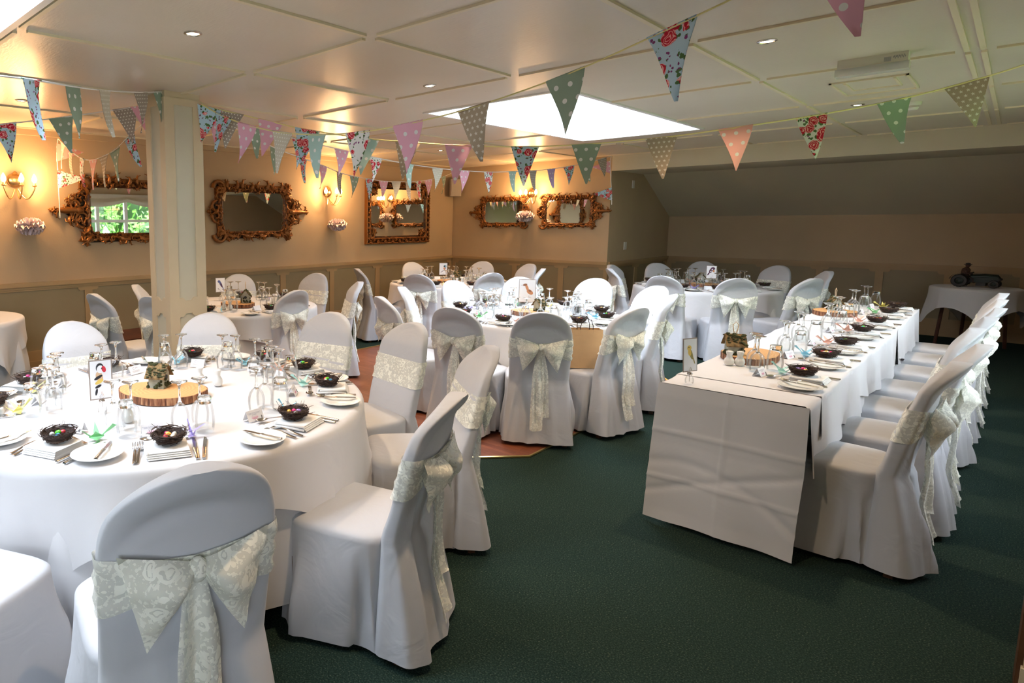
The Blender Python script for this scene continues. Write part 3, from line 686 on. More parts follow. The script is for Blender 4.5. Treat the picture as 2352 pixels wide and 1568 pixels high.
def pompom_mesh(seed):
    mb = MB(); q = random.Random(seed)
    for layer in range(7):
        tilt = lerp(-62, 62, layer/6); rad_ = .155*(1-.22*abs(layer-3)/3)
        for k_ in range(13):
            az = k_/13*2*math.pi+layer*.4+q.uniform(-.15, .15); ph = q.uniform(0, 6)
            def fn(u, v_):
                w_ = (u-.5)*.62; r_ = rad_*(.12+.88*v_)*(1-.5*(u-.5)**2); a_ = az+w_*(.35+.65*v_)
                el = R(tilt)+.16*v_*math.sin(u*11+ph)+.1*math.sin(v_*5+ph)
                return (r_*math.cos(a_)*math.cos(el), r_*math.sin(a_)*math.cos(el), r_*math.sin(el)*.82)
            mb.grid(fn, 7, 6)
    return mb.mesh('pompom', 'tissue_pink', 180)
PM = [pompom_mesh(i) for i in range(3)]
put(PM[0], 'tissue_pompom', (.15, -7.52, 1.57), .3, 'ruffled pale tissue pompom below the wall light beside the half hidden mirror', 'pompom', 'tissue pompoms on the walls')
put(PM[1], 'tissue_pompom', (.15, -3.1, 1.56), 1.3, 'ruffled pale tissue pompom left of the straight edged mirror', 'pompom', 'tissue pompoms on the walls')
put(PM[2], 'tissue_pompom', (1.53, -.15, 1.68), 2.3, 'ruffled pale tissue pompom between the two small scroll mirrors', 'pompom', 'tissue pompoms on the walls')

# ------------------------------------------------------------------ bunting
FW, FH = .19, .27
def flag_mesh(mat, curl, seed):
    mb = MB(); n = 9
    def fn(side):
        def g(u, v_):
            w_ = FW/2*(1-v_)+.004*v_; x = (u*2-1)*w_
            return (x, side*.0012+curl*v_*v_*.05+.012*math.sin(v_*4+u*2+seed)*(1-v_*.3), -FH*v_)
        return g
    mb.grid(fn(-1), 6, n); mb.grid(fn(1), 6, n)
    mb.tube([(-FW/2-.002, 0, .003), (FW/2+.002, 0, .003)], .005, 5, flat=.5)
    return mb.mesh('pennant', mat, 180)
PR = {'rb': 'print_rose_blue', 'rw': 'print_rose_white', 'p': 'print_pink_dot', 'c': 'print_coral_dot', 'g': 'print_green_dot', 'm': 'print_mint_dot', 's': 'print_taupe_star', 't': 'print_grey_dot', 'b': 'print_beige_dot', 'l': 'print_lilac_dot'}
FM = {k_: [flag_mesh(v_, cu, cu*3) for cu in (-.5, .1, .6)] for k_, v_ in PR.items()}
def catmull(P, n=10):
    out = []
    for i in range(len(P)-1):
        p0, p1, p2, p3 = P[max(i-1, 0)], P[i], P[i+1], P[min(i+2, len(P)-1)]
        for k_ in range(n):
            t = k_/n; out.append(.5*((2*p1)+(p2-p0)*t+(2*p0-5*p1+4*p2-p3)*t*t+(3*p1-p0-3*p2+p3)*t**3))
    out.append(P[-1]); return out
def bunting(label, ribbon, pts, sideways=None):
    """pts: (x, y, depth, print or None) along the cord"""
    P = [at(x, y, w_) for x, y, w_, _ in pts]
    root = empty('bunting', P[0], 0, label, 'bunting', 'strings of fabric bunting')
    o0 = P[0]
    cv = catmull(P); mb = MB(); mb.tube([p-o0 for p in cv], .006, 5, flat=.45); mb.build('ribbon', ribbon, root, 180)
    for i, (x, y, w_, pr_) in enumerate(pts):
        if not pr_: continue
        t = (P[min(i+1, len(P)-1)]-P[max(i-1, 0)]).normalized()
        down = Vector((0, 0, -1)) if not sideways else (rt*sideways-Vector((0, 0, .4))).normalized()
        dn = (down-t*down.dot(t)).normalized(); zz = -dn; yy = zz.cross(t)
        f = link('pennant', FM[pr_][rnd.randrange(3)], root)
        q = P[i]-o0; f.matrix_local = Matrix(((t.x, yy.x, zz.x, q.x), (t.y, yy.y, zz.y, q.y), (t.z, yy.z, zz.z, q.z), (0, 0, 0, 1)))
bunting('yellow ribbon bunting rising from the post over the green carpet', 'ribbon_yellow', [(463, 240, 4.75, None), (512, 266, 4.6, 'rb'), (568, 287, 4.43, 'p'), (647, 304, 4.2, 'b'), (727, 309, 4.0, 'm'), (822, 304, 3.7, 'rw'), (937, 284, 3.42, 'p'), (1087, 246, 3.15, 's'), (1298, 172, 2.8, 'g'), (1540, 64, 2.3, 'rb'), (1930, -125, 1.85, 'p'), (2150, -260, 1.6, None)])
bunting('yellow ribbon bunting crossing below the skylight towards the emergency light', 'ribbon_yellow', [(463, 240, 4.8, None), (482, 247, 4.8, 'rb'), (532, 258, 4.8, 't'), (621, 279, 4.8, 'p'), (706, 298, 4.75, 'rb'), (842, 318, 4.7, 'm'), (936, 326, 4.6, 's'), (1053, 334, 4.45, 'p'), (1206, 337, 4.4, 'rb'), (1347, 331, 4.3, 'g'), (1519, 316, 4.15, 's'), (1690, 293, 4.0, 'c'), (1866, 266, 3.95, 'rw'), (2053, 231, 3.9, 'g'), (2220, 189, 3.75, 's'), (2352, 149, 3.55, None), (2520, 90, 3.3, None)])
bunting('white ribbon bunting from the post to the alcove corner', 'ribbon_white', [(465, 244, 4.95, None), (498, 262, 5.1, 'p'), (590, 293, 5.5, 'g'), (690, 322, 5.9, 'rb'), (785, 344, 6.3, 'p'), (863, 362, 6.7, 'rw'), (940, 377, 7.1, 'm'), (1005, 386, 7.5, 'b'), (1066, 392, 7.8, 'p'), (1123, 395, 8.1, 'rw'), (1177, 394, 8.4, 'm'), (1224, 392, 8.65, 't'), (1266, 388, 8.85, 'l'), (1307, 382, 9.0, 'rb'), (1347, 374, 9.1, 'g'), (1384, 364, 9.2, 't'), (1404, 358, 9.3, None)])
bunting('thin white bunting sagging in front of the straight edged mirror', 'ribbon_white', [(466, 250, 5.0, None), (540, 293, 5.6, None), (632, 340, 6.4, 'g'), (697, 364, 6.9, 'rb'), (742, 380, 7.4, 'p'), (780, 396, 7.8, 't'), (814, 405, 8.1, 'g'), (849, 411, 8.4, 'rb'), (881, 416, 8.7, 'p'), (910, 417, 8.9, 'b'), (938, 417, 9.1, 't'), (961, 416, 9.3, 'rw'), (984, 413, 9.5, 'p'), (1019, 405, 9.8, 'g'), (1036, 398, 10.8, None)])
bunting('white ribbon bunting reaching the near corner of the post', 'ribbon_white', [(-180, 165, 2.2, None), (-70, 168, 2.5, 'p'), (71, 183, 2.9, 'rb'), (170, 199, 3.4, 'g'), (240, 208, 3.75, 'b'), (324, 212, 4.3, 't'), (368, 211, 4.62, 'g'), (379, 212, 4.68, None)])
bunting('bunting hanging level behind the post on its left', 'ribbon_white', [(-160, 305, 4.1, None), (-100, 298, 4.2, 't'), (8, 285, 4.5, 'rb'), (140, 270, 4.8, 'g'), (287, 249, 5.0, 't'), (327, 243, 5.05, 'p'), (343, 240, 5.08, None)])
bunting('short looped bunting pinned on the wall above the half hidden mirror', 'ribbon_white', [(133, 318, 6.6, None), (143, 328, 6.45, 'c'), (163, 347, 6.2, 's'), (188, 364, 5.95, 'rw'), (212, 367, 5.75, 'c'), (236, 359, 5.55, 's'), (262, 345, 5.35, 'g'), (297, 312, 5.15, 'rb'), (338, 275, 5.0, None)])
bunting('bunting tail hanging straight down beside the half hidden mirror', 'ribbon_white', [(133, 318, 6.58, None), (131, 350, 6.58, 'c'), (134, 412, 6.58, 'rw'), (138, 500, 6.58, None)], sideways=1)
bunting('bunting tail hanging down at the alcove corner', 'ribbon_white', [(1404, 358, 9.3, None), (1402, 383, 9.3, 'p'), (1405, 445, 9.29, 'rb'), (1405, 470, 9.29, None)], sideways=-1)

# ------------------------------------------------------------------ covered banquet chairs
def back_sec(z):
    """half width, rear y, front y of the chair back at height z"""
    if z >= .46:
        t = (z-.46)/.52; yc = -.215-.125*t-.055*sm((z-.84)/.16); th = lerp(.045, .032, t)
        w_ = lerp(.205, .208, sm((z-.5)/.25))
        if z > .76: w_ *= max(0.02, (1-((z-.76)/.222)**2.5))**.5 if z < .98 else .02
        return w_, yc-th, yc+th
    t = (.46-z)/.46
    return lerp(.205, .250, t), lerp(-.26, -.375, t**.8), lerp(-.17, -.15, t)
def sec_pt(z, th, off=0, n=4.0):
    w_, yr, yf = back_sec(z); yc = (yr+yf)/2; hy_ = (yf-yr)/2
    c, s_ = math.cos(th), math.sin(th)
    x = math.copysign(abs(c)**(2/n), c)*(w_+off); y = yc+math.copysign(abs(s_)**(2/n), s_)*(hy_+off)
    return x, y
def pleat(x): return (1-abs(math.sin(x)))**1.6
def chair_kit(seed):
    q = random.Random(seed); ph = [q.uniform(0, 6) for _ in range(8)]
    zs = [.035, .07, .11, .15, .19, .23, .27, .31, .35, .39, .43, .46, .49, .52, .55, .58, .61, .64, .67, .70, .73, .76, .785, .81, .83, .85, .87, .885, .90, .915, .93, .945, .957, .967, .974, .979]
    nT = 88; fx = [(q.uniform(-.17, .17), q.uniform(-.5, .5), q.uniform(.016, .034), q.uniform(.018, .04)) for _ in range(5)]; sl_ = q.uniform(-.25, .25); mb = MB(); vs = []
    for z in zs:
        for i in range(nT):
            th = 2*math.pi*i/nT; x, y = sec_pt(z, th)
            if y < (back_sec(z)[1]+back_sec(z)[2])/2:     # the rear cloth sags inside the frame and falls in folds
                w_ = max(back_sec(z)[0], .03); k_ = max(0, 1-(x/w_)**2)
                if z > .74:
                    zc_ = .875+sl_*x-.10*(x/.2)**2
                    y += k_*(.016*math.exp(-((z-zc_)/.028)**2)-.010*math.exp(-((z-zc_-.055)/.03)**2)+.008*math.exp(-((z-zc_+.065)/.022)**2))
                else:
                    for (x0_, sk_, am_, wd_) in fx: y -= k_**.5*am_*sm((.70-z)/.5)*math.exp(-((x-x0_-sk_*(.66-z)*.35)/wd_)**2)
                    y += .02*k_*sm((.6-z)/.3)
                    y -= .012*k_*math.exp(-((z-.40-.5*abs(x))/.05)**2)*sm((z-.2)/.1)
            elif z > .46: y += .005*math.sin(z*20+ph[3])
            if z < .46: x *= 1+.05*(.46-z)*math.sin(y*40+ph[4])
            vs.append((x, y, z))
    L = len(zs); fs = [(j*nT+i, j*nT+(i+1) % nT, (j+1)*nT+(i+1) % nT, (j+1)*nT+i) for j in range(L-1) for i in range(nT)]
    fs.append(tuple((L-1)*nT+i for i in range(nT))); mb.add(vs, fs); back = mb.mesh('back_cover', 'chair_cover', 75)
    # seat and skirt
    mb = MB(); vs = []; nT = 110; rows = [(.03, 0), (.07, 0), (.12, 0), (.17, 0), (.22, 0), (.27, 0), (.32, 0), (.36, 0), (.40, 0), (.435, 0), (.452, .0), (.464, -.012), (.470, -.035), (.474, -.09), (.477, -.16)]
    for z, ins in rows:
        t = max(0, (.45-z)/.45); a_ = lerp(.222, .258, t)+ins; yf = lerp(.225, .265, t)+ins; yr = lerp(-.20, -.225, t)-ins
        for i in range(nT):
            th = 2*math.pi*i/nT; c, s_ = math.cos(th), math.sin(th); n = 5
            x = math.copysign(abs(c)**(2/n), c)*a_; y = (yf+yr)/2+math.copysign(abs(s_)**(2/n), s_)*(yf-yr)/2
            fold = sm(t*1.3)*(.045*pleat(th*2.5+ph[5]+t*.5)+.030*pleat(th*4+ph[6]-t*.9)-.024+.010*math.sin(th*5+ph[6]+t*3)); r_ = math.hypot(x, y) or 1
            if y < -.1: fold -= .02*t
            vs.append((x*(1+fold/r_), y*(1+fold/r_), z+(.006*math.sin(th*4+ph[7]) if z < .05 else 0)))
    L = len(rows); fs = [(j*nT+i, j*nT+(i+1) % nT, (j+1)*nT+(i+1) % nT, (j+1)*nT+i) for j in range(L-1) for i in range(nT)]
    fs.append(tuple((L-1)*nT+i for i in range(nT))); mb.add(vs, fs); seat = mb.mesh('seat_cover', 'chair_cover', 75)
    # lace sash band
    mb = MB(); nT = 72; zr = 9; vs = []
    for j in range(zr):
        for i in range(nT):
            th = 2*math.pi*i/nT; rear = max(0, -math.sin(th))*(1-min(1, abs(math.cos(th))**.6)); h_ = lerp(.155, .07, rear)
            z = .705+(j/(zr-1)-.5)*h_+.012*rear; x, y = sec_pt(z, th, .006+.0035*math.sin(j*2.3+th*3))
            vs.append((x, y, z))
    mb.add(vs, [(j*nT+i, j*nT+(i+1) % nT, (j+1)*nT+(i+1) % nT, (j+1)*nT+i) for j in range(zr-1) for i in range(nT)]); sash = mb.mesh('sash', 'lace', 180)
    kz = .725; ky = back_sec(kz)[1]-.018
    def loop(s_):
        mb = MB(); d1, d2 = q.uniform(-.015, .015), q.uniform(-.02, .02)
        A = [Vector((s_*.012, 0, .018)), Vector((s_*.075, -.012, .035+d1)), Vector((s_*.175, .0, .062+d1))]
        B = [Vector((s_*.012, 0, -.018)), Vector((s_*.045, -.012, -.085)), Vector((s_*(.115+d2), .0, -.175+d2))]
        def bez(P, t): return P[0]*(1-t)**2+P[1]*2*t*(1-t)+P[2]*t*t
        for sd_ in (1, -1):
            def fn(u, v_):
                p = lerp(bez(A, u), bez(B, u), v_); bulge = .058*math.sin(math.pi*min(1, .12+u*.88))*math.sin(math.pi*v_)*sd_
                ripple = .006*math.sin(v_*16+ph[0]*s_+u*4)*u
                return (p.x, ky+p.y-bulge-ripple-.004, kz+p.z)
            mb.grid(fn, 9, 12)
        return mb.mesh('bow_loop', 'lace', 180)
    mb = MB(); mb.sphere((0, ky-.012, kz), .026, 10, 7, (.9, .8, 1.15)); knot = mb.mesh('knot', 'lace')
    def tail(s_, L_, tw):
        mb = MB(); p0 = ph[2+s_]
        def fn(u, v_):
            z = kz-.01-L_*v_; w_ = lerp(.020, .042, sm(v_*2.4)); x = s_*lerp(.004, .014, v_)+tw*v_+(u-.5)*2*w_
            y = min(back_sec(max(z, .04))[1], ky+.03)-.014-.012*v_+.012*math.sin(u*8+p0)*sm(v_*3)-.006*math.sin(v_*9+p0)-.008*(1 if s_ > 0 else 0)
            zz = z+(.02*math.sin(u*3+p0) if v_ > .98 else 0)
            return (x, y, zz)
        mb.grid(fn, 9, 26); return mb.mesh('sash_tail', 'lace', 180)
    mb = MB(); mb.box(-.016, .016, -.016, .016, 0, .3); leg = mb.mesh('leg', 'leg_wood', 0)
    kit = [('seat_cover', seat, None), ('back_cover', back, None), ('sash', sash, None), ('knot', knot, None), ('bow_loop', loop(-1), 3), ('bow_loop', loop(1), 3),
           ('sash_tail', tail(-1, q.uniform(.53, .59), q.uniform(-.012, .012)), 3), ('sash_tail', tail(1, q.uniform(.44, .55), q.uniform(-.012, .012)), 3)]
    for x, y in ((-.19, .19), (.19, .19), (-.19, -.26), (.19, -.26)): kit.append(('leg', leg, None, Matrix.Translation((x, y, 0))))
    return kit
CK = [chair_kit(i) for i in (11, 12, 13, 14)]
TOPY = -.385
def chair_at(px, py, centre, label, group, turn=0, top=None, back_off=0, scale=1):
    """place a chair from the picture point of its back's top, facing the table centre"""
    p = Vector(top).to_3d() if top else onz(px, py, .965); d = Vector((centre[0]-p.x, centre[1]-p.y)); ang = math.atan2(d.y, d.x)+R(turn)
    f_ = Vector((math.cos(ang), math.sin(ang))); loc = (p.x-f_.x*(TOPY+back_off), p.y-f_.y*(TOPY+back_off), 0)
    inst(CK[rnd.randrange(4)], 'covered_chair', loc, ang-math.pi/2, label, 'chair', group, scale)
T1, T2, T3, T4, T5, T6 = (4.22, -8.22), (4.05, -4.45), (1.65, -6.0), (1.72, -2.45), (4.32, -.55), (.0, -8.15)
TR = {1: .935, 2: .8, 3: .8, 4: .8, 5: .8, 6: .62}
TN = {1: 'red faced bird table', 2: 'brown bird table', 3: 'blue bird table behind the post', 4: 'mirrored corner table', 5: 'alcove side table'}
ORDN = ['first', 'second', 'third', 'fourth', 'fifth', 'sixth', 'seventh', 'eighth', 'ninth', 'tenth']
ANCH = {1: ((2.545, -7.19), 'the post'), 2: ((5.2, -5.0), 'the bag chair'), 3: ((2.545, -7.19), 'it'), 4: ((0, 0), 'the room corner'), 5: ((2.83, 0), 'the wall corner')}
def chairs(ti, c, lst):
    """lst: (px, py, turn, own label, top, facing point, scale)"""
    a0 = math.atan2(ANCH[ti][0][1]-c[1], ANCH[ti][0][0]-c[0]); es = []
    for e in lst:
        e = list(e)+[None]*(7-len(e)); p = Vector(e[4]) if e[4] else onz(e[0], e[1], .965); a_ = math.atan2(p.y-c[1], p.x-c[0])
        es.append(((a0-a_) % (2*math.pi), e))
    k_ = 0
    for ca, e in sorted(es, key=lambda t: t[0]):
        lab = e[3]
        if not lab: lab = 'white covered chair at the %s, %s clockwise from %s' % (TN[ti], ORDN[k_], ANCH[ti][1]); k_ += 1
        chair_at(e[0], e[1], e[5] or c, lab, 'covered chairs at the '+TN[ti], e[2] or 0, e[4], 0, e[6] or 1)
chairs(1, T1, [(0, 0, 0, None, (5.73, -8.99, 0), (5.73-.967, -8.99+.256), 1.07), (0, 0, 0, None, (4.98, -9.66, 0)), (1045, 914, 4), (1125, 802), (950, 747), (762, 722), (483, 724, 0, 'white covered chair with lace sash standing right in front of the cream post'), (160, 744, 0, 'white covered chair with lace sash opposite the small left wall table')])
chairs(2, T2, [(1037, 710), (1247, 722), (1466, 710, 11, 'white covered chair with a brown paper bag on its seat'), (1545, 682), (1512, 660), (1370, 642), (1195, 639), (1040, 647), (923, 662), (873, 685)])
chairs(3, T3, [(683, 670), (728, 630), (548, 632), (215, 678, 10), (312, 657), (345, 684), (826, 650)])
chairs(4, T4, [(820, 619), (958, 632), (1132, 629), (945, 604), (1110, 602), (1218, 608), (1247, 619)])
chairs(5, T5, [(1404, 610), (1400, 619), (1508, 606), (1521, 636), (1614, 602), (1697, 642), (1790, 612), (1870, 642), (1903, 625)])
LTX0, LTX1, LTY0, LTY1 = 5.775, 6.385, -6.19, -1.5
SEATY = [-5.83, -5.18, -4.52, -3.86, -3.2, -2.5, -1.85]
LTC = [(6.84, -5.83), (6.89, -5.18), (6.85, -4.52), (6.89, -3.86), (6.92, -3.2), (6.92, -2.5), (6.92, -1.85)]; ORD = ['seventh', 'sixth', 'fifth', 'fourth', 'third', 'second', 'first']
for i, (x, y) in enumerate(LTC): chair_at(0, 0, (6.0, y), 'white covered chair in the long table row, %s from the tractor table' % ORD[i], None, (-3, 2, 0, 3, -2, 0, 2)[i], (x, y, 0))

# ------------------------------------------------------------------ tables and cloths
def round_cloth(rad_, hem, seed, top, square=None, rot=0, amp=.06):
    q = random.Random(seed); ph = [q.uniform(0, 6) for _ in range(5)]; nT = 140; rows = 16
    mb = MB(); vs = []
    def wave(th): return .5*math.sin(th*9+ph[0])+.3*math.sin(th*5+ph[2])+1.1*(1-abs(math.sin(th*5.5+ph[1])))**2.2-.3
    rr_ = [0.02, .3*rad_, .6*rad_, .85*rad_, .95*rad_, .985*rad_]
    for r_ in rr_:
        for i in range(nT): th = 2*math.pi*i/nT; vs.append((r_*math.cos(th), r_*math.sin(th), top))
    for j in range(rows):
        v_ = j/(rows-1)
        for i in range(nT):
            th = 2*math.pi*i/nT
            if square:
                a_ = th+rot; m_ = max(abs(math.cos(a_)), abs(math.sin(a_))); drop = square/m_-rad_; drop = min(drop, (square*1.36-rad_))
            else: drop = hem
            s_ = v_*drop; rnd_ = .025
            if s_ < rnd_*1.57: al = s_/rnd_; r_ = rad_-rnd_+rnd_*math.sin(al)+.012; z = top-rnd_*(1-math.cos(al))
            else: z = top-rnd_-(s_-rnd_*1.57); r_ = rad_+.012
            g = sm((top-z)/.5); r_ += amp*g*wave(th)+.03*g
            if square:
                k_ = max(0, (drop/(square-rad_+.001)-1.3)); r_ += .012*math.sin(th*23+ph[3])*min(1, k_)*g+.012
            vs.append((r_*math.cos(th), r_*math.sin(th), z))
    T = len(rr_)+rows; fs = [(j*nT+i, j*nT+(i+1) % nT, (j+1)*nT+(i+1) % nT, (j+1)*nT+i) for j in range(T-1) for i in range(nT)]
    fs.append(tuple(reversed(range(nT)))); mb.add(vs, fs)
    return mb.mesh('cloth', 'table_linen', 180)
ZT = .755
TTOP = MB().lathe([(.98, -.03), (1, -.02), (1, -.004), (.98, 0)], 40).mesh('tabletop', 'leg_wood'); TLEG = MB().tube([(0, 0, 0), (0, 0, .71)], .022, 8).mesh('leg', 'steel_trim')
def round_table(ti, c, rad_, sq, rot, name, hem=.70):
    t = empty('round_table', (c[0], c[1], 0), 0, 'round banquet table under white cloths, the '+name, 'table')
    o = link('tabletop', TTOP, t); o.matrix_local = Matrix.Translation((0, 0, .742)) @ Matrix.Diagonal((rad_-.03, rad_-.03, .9, 1))
    for k_ in range(4): o = link('leg', TLEG, t); o.location = (.5*rad_*math.cos(k_*1.571+.4), .5*rad_*math.sin(k_*1.571+.4), 0)
    put(round_cloth(rad_-.012, hem, ti, ZT-.005), 'tablecloth', (c[0], c[1], 0), 0, 'long white undercloth hanging to the floor on the '+name, 'tablecloth')
    put(round_cloth(rad_, 0, ti+20, ZT, sq, rot, .05), 'table_overlay', (c[0], c[1], 0), 0, 'square white top cloth with hanging points on the '+name, 'tablecloth')
round_table(1, T1, TR[1], 1.14, R(20), TN[1], .66); round_table(2, T2, TR[2], 1.0, R(10), TN[2]); round_table(3, T3, TR[3], 1.02, R(35), TN[3]); round_table(4, T4, TR[4], 1.0, R(5), TN[4]); round_table(5, T5, TR[5], 1.02, R(40), TN[5])
round_table(6, (.70, -8.40), .55, .76, R(15), 'small left wall table')
# long table
lt = empty('long_table', ((LTX0+LTX1)/2, (LTY0+LTY1)/2, 0), 0, 'long narrow banquet table under white cloths', 'table')
hw, hl = (LTX1-LTX0)/2, (LTY1-LTY0)/2
for k_ in range(3):
    y0 = -hl+k_*2*hl/3; MB().box(-hw+.01, hw-.01, y0+.01, y0+2*hl/3-.005, .71, .742).build('tabletop', 'leg_wood', lt, 0)
    for x in (-.2, .2):
        for y in (y0+.2, y0+2*hl/3-.2): MB().tube([(x, y, 0), (x, y, .71)], .018, 8).build('leg', 'steel_trim', lt)
def long_cloth(y0, y1, front, name, label, zt, seed, rdrop, ldrop):
    q = random.Random(seed); ph = [q.uniform(0, 6) for _ in range(4)]; mb = MB(); nv = max(24, int((y1-y0)*26))
    def prof(y, s_):
        """cross profile: left hem ... top ... right hem, s_ in 0..1"""
        dl = ldrop; dr = rdrop*(1+.10*math.sin(y*5+ph[0])+.05*math.sin(y*13+ph[1])); wtop = 2*hw+.02; tot = dl+wtop+dr; d = s_*tot
        if d < dl:
            k_ = (dl-d); return (LTX0-.012-.03*(k_/dl)*(.6+.4*math.sin(y*11+ph[2])), zt-k_)
        if d < dl+wtop: return (LTX0-.01+(d-dl), zt)
        k_ = d-dl-wtop; g = k_/max(dr, .01); return (LTX1+.014+.028*g*(.7+.5*math.sin(y*9+ph[3])+.3*math.sin(y*21+ph[1])), zt-k_)
    def fn(u, v_):
        y = lerp(y0, y1, v_); x, z = prof(y, u); return (x, y, z)
    mb.grid(fn, 60, nv)
    if front:
        def ff(u, v_):
            d = v_*front; x = lerp(LTX0-.012-.03*v_, LTX1+.014+.006*math.sin(v_*5), u); y = y0-.002-.010*min(1, v_*12)-.035*v_-sum(.007*math.exp(-((v_-c_)/.012)**2) for c_ in (.34, .68))-.006*math.exp(-((u-.5-.02*v_)/.01)**2)+.012*math.exp(-((v_-.45-.5*(u-.5)**2-.25*u)/.03)**2)*v_+.008*math.exp(-((v_-.8+.35*u)/.025)**2)+.010*math.sin(u*6.5+v_*1.5)*v_+.006*math.sin(u*15-v_*4)*v_-.004*abs(math.sin(v_*6.28+.5))**.5-.003*abs(math.sin(u*6.28))**.5; return (x, y, zt-d*(1-.02*math.sin(u*3.1))-.004*u)
        mb.grid(ff, 60, 60)
    o = mb.build('tablecloth', 'table_linen', None, 180); tag(o, label, 'tablecloth'); return o
long_cloth(LTY0, LTY1, .735, 'a', 'white cloth of the long table with its end hanging to the floor', ZT, 1, .30, .6)
long_cloth(LTY0+.25, -4.35, 0, 'b', 'white runner cloth over the end of the long table beside the wooden log slice', ZT+.003, 2, .20, .05)
long_cloth(-3.1, LTY1+.02, 0, 'c', 'white runner cloth over the far end of the long table', ZT+.003, 3, .42, .05)

# ------------------------------------------------------------------ tableware prototypes
ZS = ZT+.0045
WG = [('bowl', MB().lathe([(.0325, 0), (.036, .02), (.0385, .045), (.037, .068), (.031, .088), (.020, .102), (.009, .110)], 22, False).mesh('bowl', 'thin_glass', 180), None),
      ('stem', MB().lathe([(.011, .106), (.008, .116), (.0048, .13), (.0042, .165), (.006, .182), (.011, .190)], 12).mesh('stem', 'solid_glass', 180), None),
      ('foot', MB().lathe([(.008, .189), (.020, .194), (.0335, .1985), (.034, .2005), (.03, .2015), (.004, .2015)], 24).mesh('foot', 'solid_glass', 60), None)]
TG = [('wall', MB().lathe([(.0355, 0), (.0395, .022), (.041, .045), (.038, .08), (.032, .11), (.0285, .122)], 22, False).mesh('wall', 'thin_glass', 180), None),
      ('base', MB().lathe([(.0288, .118), (.028, .128), (.0285, .142), (.026, .145)], 22).mesh('base', 'solid_glass', 50), None)]
PLATE = MB().lathe([(.05, 0), (.056, .002), (.066, .009), (.092, .015), (.094, .0175), (.09, .0185), (.066, .0125), (.054, .0065), (.002, .006)], 36).mesh('side_plate', 'porcelain', 60)
def knife_mesh(L_):
    mb = MB(); mb.grid(lambda u, v_: ((u-.5)*lerp(.012, .017, v_), lerp(-L_*.48, 0, v_), .003+.0035*math.sin(math.pi*u)), 5, 6); mb.box(-.0075, .0075, -L_*.48, 0, 0, .004)
    bl = [(.007, 0), (.0085, L_*.15), (.0095, L_*.35), (.006, L_*.46), (-.004, L_*.50), (-.006, L_*.3), (-.0065, 0)]; mb.prism(bl, .0008, .003)
    mb.box(-.0065, .0065, -.004, .006, 0, .0055); return mb.mesh('knife', 'steel', 35)
KN, SK = knife_mesh(.235), knife_mesh(.19)
def fork_mesh(L_):
    mb = MB()
    mb.grid(lambda u, v_: ((u-.5)*lerp(.019, .007, v_), lerp(-L_*.5, .02, v_), .001+.010*sm(v_*1.2)+.002*math.sin(math.pi*u)), 5, 12)
    mb.grid(lambda u, v_: ((u-.5)*lerp(.007, .024, sm(v_*1.6)), lerp(.02, .055, v_), .011-.008*v_), 5, 6)
    for k_ in range(4):
        x = -.009+k_*.006; mb.tube([(x, .054, .0035), (x, .075, .004), (x, L_*.5-.005, .011), (x, L_*.5, .012)], [.0018, .0018, .0014, .0008], 5)
    return mb.mesh('fork', 'steel', 180)
FK = fork_mesh(.2)
def spoon_mesh():
    mb = MB(); mb.grid(lambda u, v_: ((u-.5)*lerp(.018, .006, v_), lerp(-.1, .03, v_), .001+.009*sm(v_)), 5, 10)
    mb.grid(lambda u, v_: (math.cos(u*2*math.pi)*.019*v_, .058+math.sin(u*2*math.pi)*.029*v_, .003+.008*v_*v_), 14, 5, cu=True); return mb.mesh('spoon', 'steel', 180)
SN = spoon_mesh()
def napkin_mesh():
    mb = MB()
    for k_ in range(4):
        z0 = .001+k_*.0062; o_ = k_*.004
        mb.grid(lambda u, v_: ((u-.5)*.155-.002*k_, lerp(-.075+o_, .075-o_*.3, v_), z0+.0032+.0022*math.sin(u*3.1+k_)*math.sin(v_*3.1)), 8, 8)
        mb.grid(lambda u, v_: ((u-.5)*.155-.002*k_, -.075+o_-.006*math.sin(v_*math.pi), z0-.0028+.006*v_+.0022*math.sin(u*3.1+k_)*0), 8, 5)
        mb.grid(lambda u, v_: ((u-.5)*.155-.002*k_, lerp(-.075+o_, .075-o_*.3, v_), z0-.0025), 4, 4)
    mb.tube([(-.078, -.07, .006), (-.082, .0, .009), (-.078, .07, .006)], .006, 6); mb.tube([(-.078, -.07, .019), (-.082, .0, .02), (-.078, .06, .018)], .006, 6)
    return mb.mesh('napkin', 'napkin_linen', 180)
NP = napkin_mesh()
